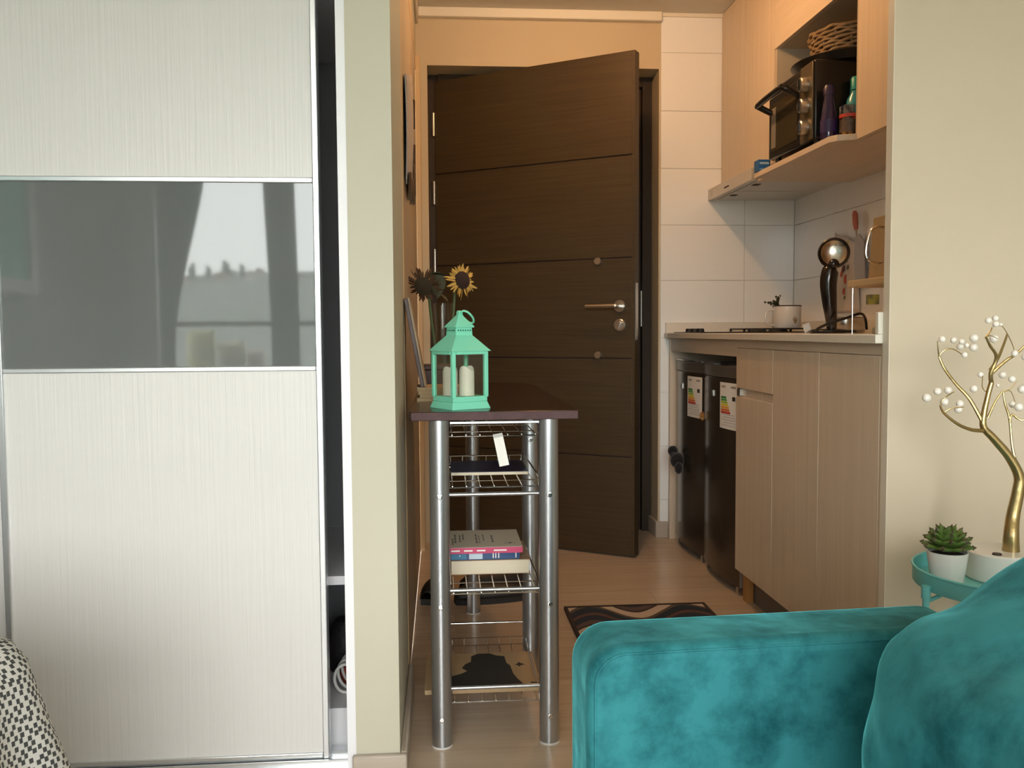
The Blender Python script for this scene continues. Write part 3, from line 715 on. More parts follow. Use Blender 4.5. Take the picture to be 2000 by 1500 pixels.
bb = thing('blue_box', 'small blue matchbox-like packet at the shelf end above the hood', 'box', (1.165, 3.25, 1.4835))
MB().box(1.150, 1.195, 3.225, 3.270, 1.4835, 1.525).build('carton', M('blue_carton', (0.02,0.12,0.33), 0.4), bb, bevel=0.001)
MB().box(1.155, 1.19, 3.2243, 3.225, 1.508, 1.516).build('print_line', M('pale_blue_print', (0.35,0.5,0.62), 0.5), bb)
MB().box(1.155, 1.19, 3.2243, 3.225, 1.490, 1.4925).build('print_line', bpy.data.materials['pale_blue_print'], bb)

# ------------------------------------------------------------------ on the worktop
hob = thing('gas_hob', 'thin black gas hob at the far end of the worktop', 'hob', (1.26, 3.6, 0.900))
MB().box(1.00, 1.49, 3.38, 3.83, 0.9003, 0.9045).build('glass_plate', ovm, hob, bevel=0.001)
for i in range(3):
    MB().lathe([(0,0),(0.017,0),(0.014,0.014),(0,0.014)], (1.035,3.55+i*0.08,0.9045), 18).build('knob', black_pl, hob, smooth=True)
for yc_ in (3.49, 3.72):
    MB().lathe([(0,0),(0.04,0),(0.036,0.006),(0.02,0.008),(0,0.008)], (1.33,yc_,0.9045), 24).build('burner', black_mat, hob, smooth=True)
    g = MB()
    g.box(1.24, 1.42, yc_-0.09, yc_-0.083, 0.912, 0.918).box(1.24, 1.42, yc_+0.083, yc_+0.09, 0.912, 0.918)
    g.box(1.24, 1.247, yc_-0.09, yc_+0.09, 0.912, 0.918).box(1.413, 1.42, yc_-0.09, yc_+0.09, 0.912, 0.918)
    g.box(1.327, 1.333, yc_-0.09, yc_+0.09, 0.914, 0.918).box(1.24, 1.42, yc_-0.003, yc_+0.003, 0.914, 0.918)
    for xx in (1.243, 1.416):
        for y2 in (yc_-0.086, yc_+0.086): g.box(xx-0.004, xx+0.004, y2-0.004, y2+0.004, 0.9045, 0.914)
    g.build('pan_grid', black_mat, hob)
mug = thing('enamel_mug', 'white enamel mug with a dark rim and brown sprig, holding herbs', 'mug', (1.365, 3.49, 0.918))
enam = M('white_enamel', (0.74,0.71,0.66), 0.22)
MB().lathe([(0,0.001),(0.052,0.001),(0.055,0.006),(0.055,0.086),(0.052,0.086),(0.052,0.008),(0,0.006)], (1.365,3.49,0.918), 36).build('cup', enam, mug, smooth=True)
MB().tube([(1.365+0.0545*cos(2*pi*i/36), 3.49+0.0545*sin(2*pi*i/36), 1.005) for i in range(36)], 0.0022, 8, True).build('rim', frame_brown, mug, smooth=True)
MB().tube(bez([(1.312,3.485,0.990),(1.285,3.48,0.985),(1.275,3.48,0.960),(1.287,3.48,0.932),(1.312,3.485,0.930)],6), 0.0035, 8).build('handle', enam, mug, smooth=True)
sp = M('brown_sprig', (0.30,0.19,0.07), 0.6)
spr = MB()
for a0, ln in ((-0.5,0.022),(-0.15,0.03),(0.2,0.026),(0.55,0.018)):
    th = -pi/2+0.25
    def P_(s, zz): a = th+s/0.055; return (1.365+0.0556*cos(a), 3.49+0.0556*sin(a), 0.935+zz)
    spr.tube([P_(0,0.0), P_(ln*sin(a0)*0.6, ln*0.55), P_(ln*sin(a0), ln)], [0.0012,0.0022,0.0008], 6)
spr.build('sprig_print', sp, mug, smooth=True)
herb = MB(); hm_ = M('dried_herb', (0.045,0.05,0.02), 0.8)
for i in range(26):
    a = random.uniform(0, 2*pi); ln = random.uniform(0.02, 0.05)
    p0 = Vector((1.325, 3.48, 1.0)); p1 = p0+Vector((cos(a)*0.6-0.45, sin(a)*0.6, random.uniform(0.3,1.0)))*ln
    herb.tube([p0, (p0+p1)/2+Vector((0,0,0.006)), p1], [0.0016,0.0014,0.001], 5)
    herb.sphere(p1, random.uniform(0.003,0.0055), 6)
tag(herb.build('herb_sprig', hm_, smooth=True), 'dark dried herb sprigs leaning out of the enamel mug', 'herbs')

ap = thing('upright_appliance', 'black curved hand-held appliance standing upright with a round polished head', 'appliance', (1.19, 2.70, 0.900))
gl = M('gloss_black', (0.010,0.008,0.008), 0.16, coat=0.4)
MB().lathe([(0,0),(0.055,0),(0.058,0.006),(0.05,0.012),(0,0.014)], (1.195,2.72,0.9003), 30).build('foot', gl, ap, smooth=True)
MB().tube(bez([(1.199,2.70,0.908),(1.196,2.70,0.95),(1.190,2.70,1.00),(1.186,2.70,1.05),(1.190,2.70,1.085),(1.196,2.70,1.10)],6),
          [0.0135+0.0125*sin(pi*min(1,(i/30)*0.62+0.05))**1.5*(1 if i < 26 else 1-(i-26)*0.13) for i in range(31)], 20).build('handle', gl, ap, smooth=True)
hc = Vector((1.200, 2.695, 1.1434)); ha = Vector((-0.42,-0.9,0.06)).normalized()
MB().lathe([(0,-0.022),(0.030,-0.020),(0.044,-0.008),(0.048,0.004),(0.0465,0.012),(0.043,0.0145),(0.0375,0.012)], hc, 36, ha).build('head_rim', gl, ap, smooth=True)
MB().lathe([(0,0.002),(0.020,0.004),(0.032,0.008),(0.0385,0.012)], hc, 36, ha).build('polished_dish', M('polished_steel', (0.62,0.57,0.50), 0.2, metal=1), ap, smooth=True)
MB().sphere(hc+ha*0.012+Vector((0.0,0,-0.034)), 0.0165, 16, 1.0).build('thumb_guard', gl, ap, smooth=True)
cp = bez([(1.150,2.68,0.905),(1.135,2.66,0.912),(1.160,2.63,0.930),(1.21,2.62,0.946),(1.255,2.63,0.958),(1.285,2.66,0.945),(1.30,2.68,0.912)],8)
MB().tube(cp, 0.0042, 8).build('cable', black_pl, ap, smooth=True)
MB().tube([(1.205+0.068*cos(2*pi*i/32), 2.70+0.05*sin(2*pi*i/32), 0.9055) for i in range(32)], 0.0042, 8, True).build('cable_loop', black_pl, ap, smooth=True)
sb = MB().lathe([(0,0),(0.058,0),(0.060,0.004),(0.060,0.048),(0.064,0.051),(0.060,0.052),(0.057,0.049),(0.057,0.006),(0,0.004)], (1.335,2.90,0.9003), 36)
tag(sb.build('steel_pan', M('pan_steel', (0.50,0.47,0.43), 0.22, metal=1), smooth=True), 'low stainless steel pan behind the black appliance', 'pan')
tag(MB().obox((1.162,2.80,0.918), (0.010,0,0.004), (0.002,0.002,0.001), (-0.004,0,0.012)).build('white_tag', paper), 'white paper tag leaning beside the appliance foot', 'tag')
tag(MB().box(1.10, 1.16, 2.15, 2.24, 0.9003, 0.917).build('soap_tray', M('grey_green_tray', (0.34,0.36,0.31), 0.4), bevel=0.003), 'pale grey-green tray on the worktop under the rack', 'tray')
# rack with plank
rk = thing('counter_rack', 'small wooden plank rack on thin wire legs near the beige wall', 'rack', (1.20, 2.2, 0.900))
MB().box(1.066, 1.36, 2.06, 2.31, 1.020, 1.0385).build('plank', M('pale_pine', (0.56,0.42,0.25), 0.5, var=((4,50,50),0.25,(0.48,0.34,0.19))), rk, bevel=0.003)
for x, yy in ((1.074,2.295), (1.074,2.075), (1.352,2.295), (1.352,2.075)):
    MB().cyl((x,yy,0.9003), (x,yy,1.021), 0.0016, n=8).build('wire_leg', chrome, rk, smooth=True)
tag(MB().box(1.094, 1.119, 2.24, 2.262, 0.975, 1.0).build('hanging_packet', M('yellow_packet', (0.50,0.42,0.09), 0.5, var=((70,70,70),0.08,(0.25,0.22,0.10)))), 'tiny yellow packet clipped under the wooden rack', 'packet')
tag(MB().lathe([(0,0),(0.02,0),(0.024,0.012),(0.01,0.016),(0.006,0.03),(0,0.03)], (1.138,2.20,0.990), 18).build('brown_knob', M('brown_knob', (0.10,0.06,0.035), 0.5), smooth=True), 'small brown lid hanging under the rack', 'lid')
tag(MB().obox((1.112,2.19,1.118), (0.0085,0,0.0), (0,0.07,0), (0.006,0,0.078)).build('cutting_board', M('tan_board', (0.42,0.31,0.17), 0.5, var=((40,40,5),0.25,(0.36,0.25,0.13))), bevel=0.002), 'tan cutting board standing on the wooden rack', 'board')
tag(MB().obox((1.133,2.19,1.112), (0.006,0,0.0), (0,0.065,0), (0.003,0,0.072)).build('blue_book', M('blue_cover', (0.06,0.09,0.22), 0.5), bevel=0.001), 'slim blue book standing behind the cutting board', 'book')
tag(MB().obox((1.125,2.17,1.190), (0.022,0,0.002), (0,0.02,0), (0,0,0.005)).build('maroon_clip', M('maroon_clip', (0.14,0.03,0.06), 0.5), bevel=0.002), 'maroon clip on top of the cutting board', 'clip')
tag(MB().tube(bez([(1.100,2.17,1.160),(1.075,2.17,1.163),(1.058,2.17,1.150),(1.048,2.17,1.105),(1.055,2.17,1.082),(1.080,2.17,1.075),(1.090,2.17,1.078)],6), 0.0032, 8).build('wire_hook', chrome, smooth=True), 'bent chrome wire hook hanging off the cutting board', 'hook')
# floral cloth and spatula on the tiles
fm = M('white_linen', (0.66,0.60,0.56), 0.85)
fc = thing('floral_cloth', 'white kitchen cloth printed with red poppies, hanging on the tiles', 'cloth', (1.545, 3.32, 0.96))
def fcl(u, v): return (1.538-0.010*sin(u*9+v*2)-0.004, 3.43-0.17*u+0.02*v*(1-2*u), 1.285-0.31*v-0.05*u*(1-v))
MB().grid(fcl, 20, 16).build('fabric', fm, fc, smooth=True, solid=0.003)
red_p = M('poppy_red', (0.50,0.09,0.06), 0.7); grn_p = M('leaf_green', (0.10,0.14,0.07), 0.7); yel_p = M('tulip_yellow', (0.58,0.47,0.06), 0.7); dk_p = M('dark_bloom', (0.14,0.05,0.06), 0.7)
for u, v, r, m_ in ((0.35,0.42,0.017,dk_p),(0.62,0.55,0.019,red_p),(0.40,0.72,0.014,red_p),(0.30,0.50,0.012,red_p),(0.78,0.38,0.010,grn_p),(0.70,0.28,0.013,grn_p),(0.45,0.15,0.014,yel_p),(0.55,0.08,0.012,yel_p),(0.6,0.8,0.008,grn_p)):
    q_ = fcl(u, v)
    MB().lathe([(r*0.5,0),(r,0.0004),(r*0.85,0.0012),(0,0.0016)], (q_[0]-0.003, q_[1], q_[2]), 9, (-1,0,0.05)).build('flower_print', m_, fc)
st_ = thing('spatula', 'grey spatula with a red handle hanging on the tiles under the cabinets', 'spatula', (1.54, 3.22, 1.10))
MB().prism([(3.255,1.25),(3.225,1.26),(3.185,1.23),(3.165,1.07),(3.235,1.06),(3.262,1.16)], 1.528, 1.532, lambda a, b, c: (c, a, b)).build('blade', M('grey_blade', (0.40,0.38,0.37), 0.35), st_, fix=True)
MB().cyl((1.53,3.245,1.255), (1.53,3.25,1.28), 0.003, n=8).build('neck', steel, st_, smooth=True)
MB().tube([(1.53,3.25,1.278),(1.53,3.255,1.30),(1.53,3.26,1.335),(1.53,3.262,1.347)], [0.007,0.0105,0.0105,0.006], 12).build('handle', M('red_handle', (0.52,0.16,0.12), 0.4), st_, smooth=True)

# ================================================================== CONSOLE TABLE
ct = thing('console_table', 'tall silver tube console table with a dark mahogany top and wire shelves', 'table', (0.115, 2.4, 0))
X0t, X1t, Yt = -0.068, 0.298, 1.930
pol = [(X0t+0.006,Yt),(X1t-0.006,Yt),(X1t,Yt+0.006)] + [((X0t+X1t)/2+ (X1t-X0t)/2*cos(a), 2.86+0.183*sin(a)) for a in [pi*i/20 for i in range(21)]] + [(X0t,Yt+0.006)]
MB().prism(pol, 0.7225, 0.7413).build('table_top', mahog, ct, bevel=0.002)
MB().box(X0t+0.004, X1t-0.004, Yt-0.0012, Yt+0.0004, 0.7235, 0.7403).build('edge_band', M('window_lit_edge', (0.105,0.060,0.062), 0.65, spec=0.2, var=((30,30,30),0.25,(0.075,0.043,0.045))), ct, bevel=0.0005)  # front edge facing the window: its brighter tone is painted into this strip
LEGS = [(-0.0055,1.957),(0.2325,1.957),(-0.0055,2.35),(0.2305,2.35),(0.0985,2.895)]
for x, yy in LEGS:
    lg = MB().cyl((x,yy,0.003), (x,yy,0.7225), 0.0218, n=32).build('leg', silver_leg, ct, smooth=True)
    MB().lathe([(0,0),(0.0225,0),(0.0225,0.004),(0,0.004)], (x,yy,0.0), 28).build('foot_cap', M('clear_foot', (0.62,0.60,0.57), 0.3) if 'clear_foot' not in bpy.data.materials else bpy.data.materials['clear_foot'], lg, smooth=True)
    if yy < 2.0:
        for z in (0.558, 0.316, 0.066):
            MB().lathe([(0,0),(0.0062,0),(0.0055,0.0022),(0.0025,0.003),(0,0.002)], (x,yy-0.0216,z), 14, (0,-1,0)).build('screw', chrome, lg, smooth=True)
    elif x > 0.2:
        MB().lathe([(0,0),(0.0062,0),(0.0055,0.0022),(0.0025,0.003),(0,0.002)], (x,yy-0.0216,0.632), 14, (0,-1,0)).build('screw', chrome, lg, smooth=True)
for z in (0.558, 0.3465, 0.128):
    MB().cyl((0.015,1.957,z), (0.211,1.957,z), 0.0043, n=14).build('cross_bar', silver_leg, ct, smooth=True)
MB().box(0.018, 0.222, 1.951, 1.955, 0.7125, 0.7185).build('cross_bar', silver_leg, ct, bevel=0.001)
for z in (0.69, 0.56, 0.345, 0.144):
    MB().cyl((0.015,2.35,z), (0.211,2.35,z), 0.0032, n=10).build('cross_bar', chrome, ct, smooth=True)
def wire_shelf(z, zr):
    b = MB()
    x0, x1, y0, y1 = 0.017, 0.212, 1.972, 2.335
    b.tube([(x0,y0,z),(x1,y0,z)], 0.0017, 6).tube([(x0,y1,z),(x1,y1,z)], 0.0017, 6)
    b.tube([(x0,2.06,z),(x1,2.06,z)], 0.0015, 6).tube([(x0,2.20,z),(x1,2.20,z)], 0.0015, 6)
    for i in range(7):
        x = x0+0.006+i*0.0305
        b.tube([(x,y0-0.002,z+0.0026),(x,y1,z+0.0026),(x,y1,z+zr)], 0.0013, 6)
    b.tube([(x0,y1,z+zr),(x1,y1,z+zr)], 0.0017, 6)
    for x in (x0-0.001, x1+0.001):
        b.tube(bez([(x,y0,z),(x,y0+0.01,z+0.018),(x,y0+0.02,z+0.022),(x,y1-0.01,z+0.022),(x,y1,z+zr)],3), 0.0019, 6)
    b.build('wire_shelf', chrome, ct, smooth=True)
for z, zr in ((0.684,0.012), (0.571,0.02), (0.334,0.02), (0.089,0.02)): wire_shelf(z, zr)
# items on its shelves
mg = thing('blue_magazine', 'dark blue magazine lying on the upper wire shelf', 'magazine', (0.12, 2.16, 0.5735))
MB().box(0.022, 0.203, 2.112, 2.298, 0.5752, 0.582).build('pages', page, mg)
MB().box(0.021, 0.204, 2.111, 2.299, 0.582, 0.5832).build('cover', M('navy_cover', (0.012,0.018,0.06), 0.3, var=((16,24,9),0.06,(0.035,0.03,0.07))), mg)
tg = thing('paper_tag', 'white paper tag hanging from the top wire shelf', 'tag', (0.13, 1.9675, 0.616))
MB().obox((0.130,1.9675,0.652), (0.0105,0,0.002), (0,0.0004,0), (0.007,0,-0.034)).build('slip', paper, tg)
MB().obox((0.123,1.9675,0.685), (0.0105,0,0.002), (0,0.0012,0), (0.001,0,-0.004)).build('adhesive_end', M('grey_slip', (0.45,0.44,0.42), 0.6), tg)
def book(name, lab, x0, x1, y0, y1, z0, z1, cover, grp='books on the middle wire shelf', spine='front', pg=page, cat='book', extra=None):
    b = thing(name, lab, cat, ((x0+x1)/2, (y0+y1)/2, z0), grp)
    t = min(0.0016, (z1-z0)*0.12)
    yo = y0+0.002 if spine == 'front' else y0
    MB().box(x0+0.002, x1-0.003, yo, y1-0.003, z0+t, z1-t).build('pages', pg, b)
    c = MB().box(x0, x1, y0, y1, z0, z0+t).box(x0, x1, y0, y1, z1-t, z1)
    if spine == 'front': c.box(x0, x1, y0-0.0008, y0+0.0008, z0, z1)
    c.build('cover', cover, b); return b
book('thick_book', 'thick cream-edged book at the bottom of the shelf stack', 0.018, 0.207, 2.112, 2.30, 0.3385, 0.3725, M('tan_cover', (0.30,0.20,0.11), 0.5), spine='no')
b2 = book('blue_book', 'blue book with a pale spine patch under the cream paperback', 0.018, 0.182, 2.117, 2.30, 0.3728, 0.3915, M('deep_blue_cover', (0.02,0.06,0.17), 0.35))
MB().box(0.062, 0.094, 2.1155, 2.1161, 0.3745, 0.390).build('spine_patch', M('pale_blue', (0.50,0.60,0.68), 0.5), b2)
MB().box(0.020, 0.056, 2.1155, 2.1161, 0.3745, 0.390).build('spine_patch', M('teal_blue', (0.03,0.16,0.28), 0.4), b2)
MB().lathe([(0,0),(0.0018,0),(0,0.0006)], (0.040,2.1156,0.383), 10, (0,-1,0)).build('star', paper, b2)
for x in (0.118, 0.124, 0.131, 0.172): MB().box(x, x+0.0025, 2.1155, 2.1161, 0.376, 0.389).build('spine_mark', paper, b2)
b3 = book('cream_paperback', 'cream paperback with a pink spine on top of the stack', 0.018, 0.188, 2.100, 2.285, 0.3918, 0.4055, M('pink_spine', (0.52,0.05,0.14), 0.4))
MB().box(0.018, 0.188, 2.101, 2.285, 0.4055, 0.4062).build('front_cover', M('cream_cover', (0.56,0.50,0.40), 0.5), b3)
gi = M('grey_ink', (0.16,0.15,0.13), 0.7)
for x, w_, ya_, yb in ((0.022,0.004,2.08,2.16),(0.028,0.005,2.10,2.22),(0.040,0.004,2.11,2.21),(0.048,0.004,2.14,2.22),(0.080,0.004,2.09,2.22),(0.088,0.002,2.09,2.2),(0.098,0.003,2.12,2.21),(0.118,0.005,2.10,2.2)):
    ya_ = 2.11+(ya_-2.05)*0.8; yb = 2.11+(yb-2.05)*0.8
    for k in range(3):
        MB().box(x, x+w_, ya_+k*(yb-ya_)/3, ya_+(k+0.75)*(yb-ya_)/3, 0.4062, 0.4064).build('print_line', gi, b3)
MB().lathe([(0,0.0006),(0.012,0.0006),(0.012,0)], (0.160,2.135,0.4062), 24).build('emblem_ring', gi, b3)
MB().lathe([(0,0.0009),(0.0105,0.0009),(0.0105,0)], (0.160,2.135,0.4062), 24).build('emblem_field', bpy.data.materials['cream_cover'], b3)
MB().prism([(0.153,2.133),(0.160,2.139),(0.167,2.137),(0.162,2.130)], 0.4071, 0.4074).build('emblem_bird', ink, b3)
for i in range(3): MB().box(0.018+0.03*i+0.002, 0.018+0.03*i+0.022, 2.0986, 2.0993, 0.397, 0.4005).build('spine_print', paper, b3)
MB().box(0.120, 0.150, 2.0986, 2.0993, 0.397, 0.4005).build('spine_print', paper, b3)
bx = thing('cardboard_sheet', 'flattened brown cardboard with a black print on the bottom wire shelf', 'cardboard', (0.1, 2.17, 0.092))
MB().box(-0.044, 0.222, 2.009, 2.238, 0.0935, 0.104).build('sheet', card_m, bx, bevel=0.001)
blot = [(0.018,2.011),(0.018,2.088),(0.042,2.103),(0.055,2.118),(0.043,2.138),(0.052,2.163),(0.066,2.178),(0.068,2.215),(0.085,2.231),(0.115,2.231),(0.130,2.215),(0.150,2.208),(0.152,2.163),(0.160,2.143),(0.163,2.093),(0.170,2.063),(0.185,2.015)]
MB().prism(blot, 0.104, 0.1043).build('black_print', ink, bx, fix=True)
MB().prism([(0.196,2.013),(0.200,2.038),(0.222,2.033),(0.222,2.011)], 0.104, 0.1043).build('black_print', ink, bx, fix=True)
MB().prism([(0.172,2.148),(0.180,2.158),(0.183,2.166),(0.186,2.158),(0.196,2.149),(0.186,2.143),(0.182,2.135),(0.179,2.143)], 0.104, 0.1043).build('star_print', ink, bx, fix=True)
# shoes on the floor behind
shm = M('black_shoe', (0.012,0.011,0.011), 0.5)
def shoe(x, yy, a, lab):
    s = thing('black_shoe', lab, 'shoe', (x,yy,0), 'black shoes behind the console table', a, local=True)
    def f(u, v):
        L = 0.26; xx = (u-0.5)*L
        w_ = 0.042*(1-0.25*u)*min(1, (sin(pi*(0.06+0.88*u)))**0.4)
        h = 0.045+0.05*max(0, 0.45-u)
        ang = pi*v
        return (xx, w_*cos(ang), 0.018+h*sin(ang)*min(1, (sin(pi*(0.04+0.93*u)))**0.5))
    MB().grid(f, 20, 12).build('upper', shm, s, smooth=True, solid=0.003)
    MB().prism([((u-0.5)*0.265, 0.044*(1-0.25*u)*min(1,(sin(pi*(0.05+0.9*u)))**0.4)) for u in [i/14 for i in range(15)]] +
               [((u-0.5)*0.265, -0.044*(1-0.25*u)*min(1,(sin(pi*(0.05+0.9*u)))**0.4)) for u in [1-i/14 for i in range(15)]], 0.0, 0.02).build('sole', black_mat, s, fix=True)
shoe(0.17, 3.02, 0.15, 'black shoe on the floor behind the silver table legs, nearer one')
shoe(0.19, 3.16, 0.25, 'black shoe lying just behind the nearer black shoe')
shoe(-0.02, 3.12, 1.3, 'black shoe by the left wall behind the table')

# ------------------------------------------------------------------ on the console: lantern
ln = thing('mint_lantern', 'mint green house-shaped lantern with a roof and ring on the console table', 'lantern', (0.0425, 2.032, 0.7413), None, math.radians(30), local=True)
def sq(h0, z0, h1, z1, mb=None):
    mb = mb or MB()
    return mb.add([(-h0,-h0,z0),(h0,-h0,z0),(h0,h0,z0),(-h0,h0,z0),(-h1,-h1,z1),(h1,-h1,z1),(h1,h1,z1),(-h1,h1,z1)],
                  [(0,3,2,1),(4,5,6,7),(0,1,5,4),(1,2,6,5),(2,3,7,6),(3,0,4,7)])
sq(0.0500,0.0,0.0445,0.016).build('base', mint, ln, bevel=0.001)
sq(0.0445,0.016,0.0445,0.028).build('base_plinth', mint, ln, bevel=0.001)
for sx in (-1,1):
    for sy in (-1,1):
        MB().box(sx*0.0465-0.0045*(1+sx), sx*0.0465+0.0045*(1-sx), sy*0.0465-0.0045*(1+sy), sy*0.0465+0.0045*(1-sy), 0.026, 0.128).build('post', mint, ln, bevel=0.0008)
fr = MB()
for s_ in (-1,1):
    fr.box(-0.0375,0.0375, s_*0.0455-0.0025, s_*0.0455+0.0025, 0.121, 0.128).box(s_*0.0455-0.0025, s_*0.0455+0.0025, -0.0375,0.0375, 0.121, 0.128)
fr.build('top_frame', mint, ln)
for s_ in (-1,1):
    MB().box(-0.0376,0.0376, s_*0.043-0.0004, s_*0.043+0.0004, 0.028, 0.122).build('pane', cl, ln)
    MB().box(s_*0.043-0.0004, s_*0.043+0.0004, -0.0376,0.0376, 0.028, 0.122).build('pane', cl, ln)
rf = sq(0.0515,0.128,0.0215,0.163)
rf.build('roof', mint, ln, bevel=0.0008)
sq(0.0215,0.162,0.0205,0.181).build('vent_collar', mint, ln, bevel=0.0006)
for i in range(6):
    for s_ in ((1,0),(0,1)):
        t_ = -0.0155+i*0.0062
        if s_ == (1,0): MB().box(t_-0.0012, t_+0.0012, -0.0223, -0.0205, 0.172, 0.1755).build('vent_slot', M('vent_dark', (0.03,0.16,0.11), 0.6) if 'vent_dark' not in bpy.data.materials else bpy.data.materials['vent_dark'], ln)
        else: MB().box(-0.0223, -0.0205, t_-0.0012, t_+0.0012, 0.172, 0.1755).build('vent_slot', bpy.data.materials['vent_dark'], ln)
sq(0.0245,0.180,0.0245,0.183).build('cap_eave', mint, ln, bevel=0.0006)
sq(0.0245,0.183,0.0035,0.210).build('cap_roof', mint, ln, bevel=0.0008)
MB().cyl((-0.004,0,0.2125), (0.004,0,0.2125), 0.0055, n=14).build('finial', mint, ln, smooth=True)
MB().tube([(0.016+0.0175*cos(t)*0.85, -0.010+0.0175*sin(t)*0.5, 0.2035+0.0135*cos(t+2.6)) for t in [2*pi*i/28 for i in range(28)]], 0.0024, 8, True).build('carry_ring', mint, ln, smooth=True)
def candle(cx, cy, h, lab):
    mb = MB(); nn = 24; r = 0.0168
    vs = [(0,0,0)]; rows = []
    for z_, rr in ((0,1),(0.5,1),(0.93,1),(1.0,0.93),(0.93,0.8),(0.90,0.3)):
        row_ = []
        for j in range(nn):
            a = 2*pi*j/nn; zz = h*z_ + (0.0055*sin(2*a+0.6) if z_ > 0.9 else 0)
            vs.append((cx+r*rr*cos(a), cy+r*rr*sin(a), 0.0285+zz)); row_.append(len(vs)-1)
        rows.append(row_)
    fs = [(a[j], a[(j+1) % nn], b[(j+1) % nn], b[j]) for a, b in zip(rows[:-1], rows[1:]) for j in range(nn)] + [tuple(rows[-1])]
    mb.add(vs[1:], [tuple(i-1 for i in f) for f in fs])
    R_ = Matrix.Rotation(math.radians(30), 4, 'Z'); base_ = Vector((0.0425,2.032,0.7413))
    mb.v = [base_ + R_ @ p_ for p_ in mb.v]
    o = mb.build('candle', wax, smooth=True)
    tag(o, lab, 'candle', 'candles in the lantern')
candle(-0.019, 0.010, 0.060, 'white candle with a wavy rim, left one inside the mint lantern')
candle(0.008, -0.017, 0.061, 'white candle with a wavy rim, right one inside the mint lantern')
# stack of tan notebooks, frame, box
for i in range(4):
    o_ = (0, -0.004, 0.002, -0.008)[3-i]
    z = 0.7415+i*0.0088
    book('tan_notebook', ('lowest','second lowest','second highest','topmost')[i]+' tan-edged notebook in the stack beside the lantern', -0.060+0.006*i % 0.009, 0.055+o_, 2.225+0.004*(i % 2), 2.36, z, z+0.0084, tan_page, 'tan notebooks on the console', 'no', tan_page)
pf_ = thing('leaning_frame', 'dark picture frame leaning against the left wall on the notebooks', 'picture frame', (-0.05, 2.3, 0.777))
t0 = Vector((-0.041,2.31,0.7775)); t1 = Vector((-0.080,2.31,0.995)); tv = t1-t0; tn = tv.cross(Vector((0,1,0))).normalized()
MB().obox((t0+t1)/2+tn*0.004, tv/2, Vector((0,0.075,0)), tn*0.0045).build('frame', M('dark_red_frame', (0.05,0.016,0.012), 0.4), pf_, bevel=0.001)
MB().obox((t0+t1)/2-tn*0.003, tv/2, Vector((0,0.075,0)), tn*0.0022).build('backing', M('tan_backing', (0.36,0.28,0.19), 0.7), pf_)
dk = thing('maroon_box', 'dark maroon box behind the notebooks on the console table', 'box', (-0.01, 2.46, 0.7413))
MB().box(-0.052, 0.040, 2.40, 2.52, 0.7415, 0.812).build('body', M('maroon_card', (0.055,0.018,0.014), 0.45), dk, bevel=0.002)
MB().box(-0.054, 0.042, 2.398, 2.522, 0.812, 0.824).build('lid', bpy.data.materials['maroon_card'], dk, bevel=0.002)
# vase with sunflowers
vs_ = thing('glass_vase', 'tall clear glass vase holding dried sunflowers behind the lantern', 'vase', (0.008, 2.70, 0.7413))
MB().lathe([(0,0.0),(0.026,0.0),(0.027,0.004),(0.024,0.10),(0.023,0.17),(0.029,0.255),(0.0275,0.255),(0.0215,0.17),(0.0225,0.10),(0.024,0.010),(0,0.010)], (0.008,2.70,0.7415), 30).build('glass', cl, vs_, smooth=True)
MB().lathe([(0,0.011),(0.0232,0.011),(0.0218,0.10),(0,0.10)], (0.008,2.70,0.7415), 24).build('water', pane_mat('vase_water', (0.74,0.66,0.50), 0.06), vs_, smooth=True)
stem_m = M('flower_stem', (0.07,0.10,0.03), 0.6)
def leaf_mesh(mb, p0, d, L, wdt, curl=0.3, nu=6):
    p0 = Vector(p0); d = Vector(d).normalized(); s_ = d.cross(Vector((0,0,1)))
    if s_.length < 0.1: s_ = d.cross(Vector((0,1,0)))
    s_.normalize(); nn_ = s_.cross(d)
    def f(u, v):
        w_ = wdt*sin(pi*min(1, u*0.9+0.08))**0.8*(1-u*0.35)
        return p0+d*(L*u)+s_*(w_*(v-0.5)) + nn_*(-curl*L*u*u+0.12*wdt*abs(v-0.5)*2)
    mb.grid(f, nu, 3)
def sunflower(c, ax, R, pm, cm_, lab, rag, base, seedv):
    rnd = random.Random(seedv); c = Vector(c); ax = Vector(ax).normalized()
    s = thing('sunflower', lab, 'flower', tuple(base), 'sunflowers in the vase')
    e1 = ax.orthogonal().normalized(); e2 = ax.cross(e1)
    MB().lathe([(0,-0.012),(R*0.30,-0.008),(R*0.50,0.0),(R*0.48,0.007),(R*0.3,0.011),(0,0.012)], c, 24, ax).build('seed_disc', cm_, s, smooth=True)
    for i in range(36):
        a = 2*pi*i/36+rnd.uniform(-.08,.08); d = e1*cos(a)+e2*sin(a)
        L = R*rnd.uniform(0.36,0.68)*rag; wd_ = R*rnd.uniform(0.09,0.17); cu = rnd.uniform(-0.3,0.45)
        pb_ = c+d*R*0.44+ax*rnd.uniform(-0.003,0.004); tw = rnd.uniform(-0.6,0.6)
        sv = (d.cross(ax)*cos(tw)+ax*sin(tw))
        mb = MB()
        def f(u, v, pb_=pb_, d=d, L=L, wd_=wd_, cu=cu, sv=sv):
            w_ = wd_*(sin(pi*min(1,u*0.85+0.12)))**0.7
            return pb_+d*(L*u)+sv*(w_*(v-0.5))-ax*(cu*L*u*u)
        mb.grid(f, 5, 2).build('petal', pm, s, smooth=True)
    pts = bez([c-ax*0.008, c-ax*0.03+Vector((0,0,-0.012)), (c+Vector(base))/2+Vector((-0.001,0.005,0.03)), Vector(base)],6)
    MB().tube(pts, 0.0042, 8).build('stem', stem_m, s, smooth=True)
